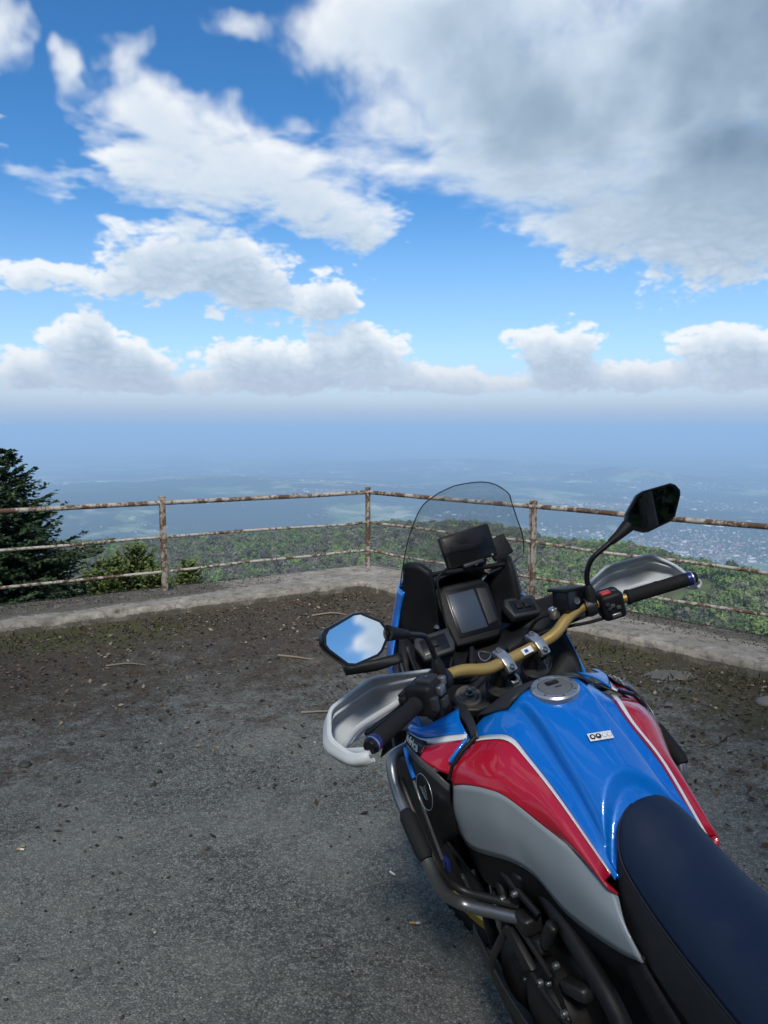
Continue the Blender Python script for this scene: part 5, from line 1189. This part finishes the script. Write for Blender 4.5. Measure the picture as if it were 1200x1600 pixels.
prism('stand_foot', [(-.035, -.022), (.03, -.022), (.03, .022), (-.035, .022)], frame((0, math.sin(LEAN), math.cos(LEAN))), (-.885, .305, -.0475), .008, M_STEEL, BK, .002)
# ------------------------------------------------------------------ navigation device clipped above the dash
def build_nav():
    root = empty('navigation_device'); root.matrix_world = BM; tag(root, 'black tablet-like navigation screen mounted above the motorcycle dash behind the windscreen', 'navigator')
    c = V3((-.200, -.034, 1.306)); n = V3((-.95, .06, .30)).normalized(); u = V3((.0, -.99, .075)); u = (u - n * u.dot(n)).normalized(); w = n.cross(u); M = Matrix((u, w, n)).transposed()
    box('case', c - n * .010, (.148, .090, .020), M_BLACK, root, M, .006, 3)
    prism('screen', [(-.066, -.038), (.066, -.038), (.066, .038), (-.066, .038)], M, c + n * .0003, .0012, M_GLOSSB, root, .0004)
    box('cradle', c - n * .028 - w * .012, (.085, .075, .022), M_BLACK, root, M, .006, 3)
    tube('mount_arm', [c - n * .035 - w * .03, c - n * .02 - w * .062, V3((-.205, -.005, 1.250))], [.012, .011, .010], M_BLACK, root)
    box('latch', c - w * .047 - u * .005 + n * .002, (.06, .010, .016), M_GREYP, root, M, .003)
    lathe('latch_screw', [(0, .004), (.003, .004), (.004, 0)], c - w * .040 + u * .055 + n * .0, n, M_ALU, root, 10)
build_nav()
def build_nav2():
    root = empty('phone_holder'); root.matrix_world = BM; tag(root, 'narrow black phone holder half hidden behind the right edge of the navigator', 'phone holder')
    c = V3((-.155, -.145, 1.272)); n = V3((-.93, .10, .35)).normalized(); u = V3((.0, -.96, .25)); u = (u - n * u.dot(n)).normalized(); w = n.cross(u); M = Matrix((u, w, n)).transposed()
    box('case', c, (.062, .060, .016), M_BLACK, root, M, .005, 3); box('back_plate', c - n * .012, (.04, .04, .01), M_GREYP, root, M, .003)
    tube('clamp_arm', [c - w * .025, V3((-.20, -.115, 1.238))], .008, M_BLACK, root)
build_nav2()
# ------------------------------------------------------------------ what lies on the terrace
def stones(name, n, region, smin, smax, mat, seed, label, flat=.6, near_kerb=False, kerb_top=False):
    r = np.random.default_rng(seed)
    if kerb_top:
        t = r.uniform(0, 1, n); left = r.random(n) < .55; sdist = np.where(left, r.uniform(.6, 4.2, n), r.uniform(1.4, 4.6, n)); off = .80 - .45 * r.random(n) ** 1.3
        x = K0[0] + np.where(left, KL[0], KR[0]) * sdist + np.where(left, NL[0], NR[0]) * off; y = K0[1] + np.where(left, KL[1], KR[1]) * sdist + np.where(left, NL[1], NR[1]) * off; z = np.full(n, .101)
    else:
        x = r.uniform(region[0], region[1], n * 3); y = r.uniform(region[2], region[3], n * 3); d = -out_dist(x, y)
        if near_kerb: k = (d > .02) & (r.random(n * 3) < np.exp(-np.maximum(0, d - .25) / .75) * np.clip(.5 + 1.6 * fbm(np.stack([x, y, 0 * x], -1) * 1.6, 3, .5, 5), .05, 1))
        else: k = d > .05
        x, y = x[k][:n], y[k][:n]; n = len(x); z = np.zeros(n)
    s = smin * (smax / smin) ** (r.random(n) ** 2.2)
    # octahedron with jittered corners
    base = np.array([(1, 0, 0), (0, 1, 0), (-1, 0, 0), (0, -1, 0), (.0, 0, 1), (0, 0, -1), (.6, .6, .5), (-.6, .5, .55)])
    V = base[None] * r.uniform(.55, 1.2, (n, 8, 3)); a = r.uniform(0, 6.28, n); ca, sa = np.cos(a)[:, None], np.sin(a)[:, None]
    V = np.stack([V[..., 0] * ca - V[..., 1] * sa, V[..., 0] * sa + V[..., 1] * ca, V[..., 2] * flat], -1) * s[:, None, None] + np.stack([x, y, z + s * flat * .35], 1)[:, None]
    F0 = np.array([(0, 1, 6), (1, 4, 6), (4, 0, 6), (1, 2, 7), (2, 4, 7), (4, 1, 7), (2, 3, 4), (3, 0, 4), (1, 0, 5), (2, 1, 5), (3, 2, 5), (0, 3, 5)])
    F = (F0[None] + 8 * np.arange(n)[:, None, None]).reshape(-1, 3)
    o = fast_obj(name, V.reshape(-1, 3), F, mat, attr={'tint': np.repeat(r.random(n), 8)}); tag(o, label, None, None, 'stuff')
def grit_mat(name, stops):
    mt, b, p, out = new_mat(name); t = b('ShaderNodeAttribute', attribute_name='tint').outputs['Fac']; put(b, p, Base_Color=b.ramp(t, stops), Roughness=.95, Specular_IOR_Level=.2); return mt
M_GRIT = grit_mat('grit', [(0, (.012, .011, .010)), (.45, (.045, .040, .034)), (.8, (.10, .09, .075)), (.97, (.20, .18, .15)), (1, (.42, .40, .36))])
M_SOIL = grit_mat('soil_clods', [(0, (.012, .011, .009)), (.5, (.050, .043, .034)), (.9, (.11, .095, .075)), (1, (.28, .25, .20))])
stones('loose_grit', 9000, (-4.4, 3.3, 1.2, 7.6), .0022, .010, M_GRIT, 1, 'loose grit lying over the worn asphalt')
stones('soil_clods', 16000, (-4.4, 3.3, 3.2, 7.6), .003, .019, M_SOIL, 2, 'dark soil clods and gravel banked along the kerb', .7, near_kerb=True)
stones('kerb_grit', 9000, None, .002, .010, M_SOIL, 3, 'dark grit and moss crumbs along the outer kerb edge', .7, kerb_top=True)
def flakes(name, n, region, smin, smax, mat, seed, label, near):
    r = np.random.default_rng(seed); x = r.uniform(region[0], region[1], n * 4); y = r.uniform(region[2], region[3], n * 4); d = -out_dist(x, y)
    k = (d > .02) & (r.random(n * 4) < np.exp(-np.maximum(0, d - .3) / near)); x, y = x[k][:n], y[k][:n]; n = len(x); s = r.uniform(smin, smax, n)
    N = np.stack([r.normal(scale=.4, size=n), r.normal(scale=.4, size=n), np.ones(n)], 1); V, F = quads(np.stack([x, y, .006 + .25 * s], 1), N, s, 1.0, r)
    o = fast_obj(name, V, F, mat, attr={'tint': np.repeat(r.random(n), 4)}); tag(o, label, None, None, 'stuff')
M_LITTER = grit_mat('leaf_litter', [(0, (.020, .014, .009)), (.5, (.060, .042, .025)), (.85, (.13, .095, .06)), (1, (.24, .20, .15))])
flakes('leaf_litter', 5200, (-4.4, 3.3, 2.6, 7.6), .006, .022, M_LITTER, 5, 'dry leaf litter scattered over the dirt near the kerb', 1.1)
# thin grass and moss at the foot of the kerb
def tufts():
    r = np.random.default_rng(9); C, A, N, S = [], [], [], []
    for (cx, cy, rad, n) in ((-2.75, 5.72, .35, 160), (-2.2, 6.02, .28, 110), (-1.75, 6.2, .22, 60), (-3.2, 5.3, .35, 120), (1.0, 6.1, .25, 200), (1.6, 5.45, .3, 240), (2.3, 4.75, .35, 300), (-.6, 7.05, .25, 90)):
        p = np.stack([cx + r.normal(scale=rad, size=n), cy + r.normal(scale=rad * .35, size=n)], 1); p = p[-out_dist(p[:, 0], p[:, 1]) > .01]
        for q in p:
            L = r.uniform(.012, .040); C.append((q[0], q[1], L * .8)); A.append((r.normal(scale=.6), r.normal(scale=.6), 1)); N.append((r.normal(), r.normal(), .2)); S.append(L)
    V, F = quads(np.array(C), np.array(N), np.array(S) * .9, 1.0, r, np.array(A, float)); 
    Vq = V.reshape(-1, 4, 3); c = Vq.mean(1, keepdims=True); w = Vq[:, 3] - Vq[:, 1]; Vq[:, 1] += w * .36; Vq[:, 3] -= w * .36
    mt = grit_mat('moss_and_grass', [(0, (.018, .020, .010)), (.6, (.038, .042, .018)), (1, (.09, .085, .045))])
    o = fast_obj('grass_tufts', Vq.reshape(-1, 3), F, mt, attr={'tint': np.repeat(r.random(len(C)), 4)}); tag(o, 'thin grass and moss at the foot of the kerb', None, None, 'stuff')
tufts()
M_FILTER = paint('cork_filter_paper', (.45, .25, .10), .8); M_CIGP = paint('cigarette_paper', (.62, .60, .55), .85); M_TWIG = paint('dry_twig', (.20, .16, .11), .9, nscale=200, nb=.4)
def butt(label, x, y, a, L=.030, white=.4, bend=0):
    root = empty('cigarette_butt', (x, y, .0065), (0, 0, a)); tag(root, label, 'cigarette butt', 'cigarette butts on the asphalt')
    if white < 1: tube('filter', [(-L / 2, 0, 0), (L / 2 - L * white, 0, .0003)], .0038, M_FILTER, root, 10)
    tube('paper', [(L / 2 - L * white, 0, .0003), (L / 2 - L * white * .4, .0004, .0005), (L / 2, .001 + bend, .0)], [.0038, .0037, .0028], M_CIGP, root, 10)
butt('squashed cigarette butt with tan filter left of the motorcycle front wheel', .10, 2.34, -.1, .034, .35, .002)
butt('white stub of cigarette paper lying between the crash bar and the left mirror shadow', .03, 2.62, -.9, .028, 1.0)
butt('pale cigarette butt alone at the left edge of the asphalt', -1.39, 2.78, -.25, .030, .5)
def twig(label, pts, r0):
    o = tube('twig', catmull(pts, 5), [r0, r0 * .8, r0 * .45], M_TWIG, None, 7); tag(o, label, 'twig', 'dry twigs on the ground')
twig('straight dry twig on the asphalt just left of the white hand guard', [(-.47, 4.20, .006), (-.33, 4.21, .010), (-.17, 4.20, .006)], .006)
twig('short pale twig on the dirt left of the left mirror', [(-.75, 5.30, .006), (-.62, 5.24, .012), (-.50, 5.20, .006)], .008)
twig('thin twig on the dirt below the left railing post', [(-1.9, 5.05, .006), (-1.75, 5.10, .010), (-1.62, 5.08, .006)], .006)
twig('crooked twig on dark dirt near the kerb corner', [(-.62, 6.45, .008), (-.45, 6.52, .014), (-.32, 6.48, .008)], .008)
def stone(label, x, y, sx, sy, sz, seed, col):
    r = np.random.default_rng(seed); bm = bmesh.new(); bmesh.ops.create_icosphere(bm, subdivisions=3, radius=1)
    for v in bm.verts:
        p = np.array(v.co); f = 1 + .35 * float(fbm(p[None] * 1.3 + seed, 3, .5, seed)[0]); v.co = V3((p[0] * sx * f, p[1] * sy * f, max(-.3, p[2]) * sz * f))
    m = paint('stone_%d' % seed, col, .9, nscale=60, nb=.6, var=.3); o = bm_obj('stone', bm, m); o.location = (x, y, .004); tag(o, label, 'stone')
stone('flat pale stone half sunk in the dirt right of the red fairing', 1.86, 4.86, .17, .10, .018, 3, (.085, .080, .070))
stone('grey stone on the dirt at the right edge of the terrace', 2.27, 4.36, .085, .07, .035, 4, (.12, .115, .105))
stone('small dark stone on the asphalt left of the twig', -1.05, 3.62, .022, .018, .014, 5, (.03, .03, .03))
stone('small black stone on the asphalt far left', -1.72, 3.52, .032, .026, .018, 6, (.025, .024, .022))
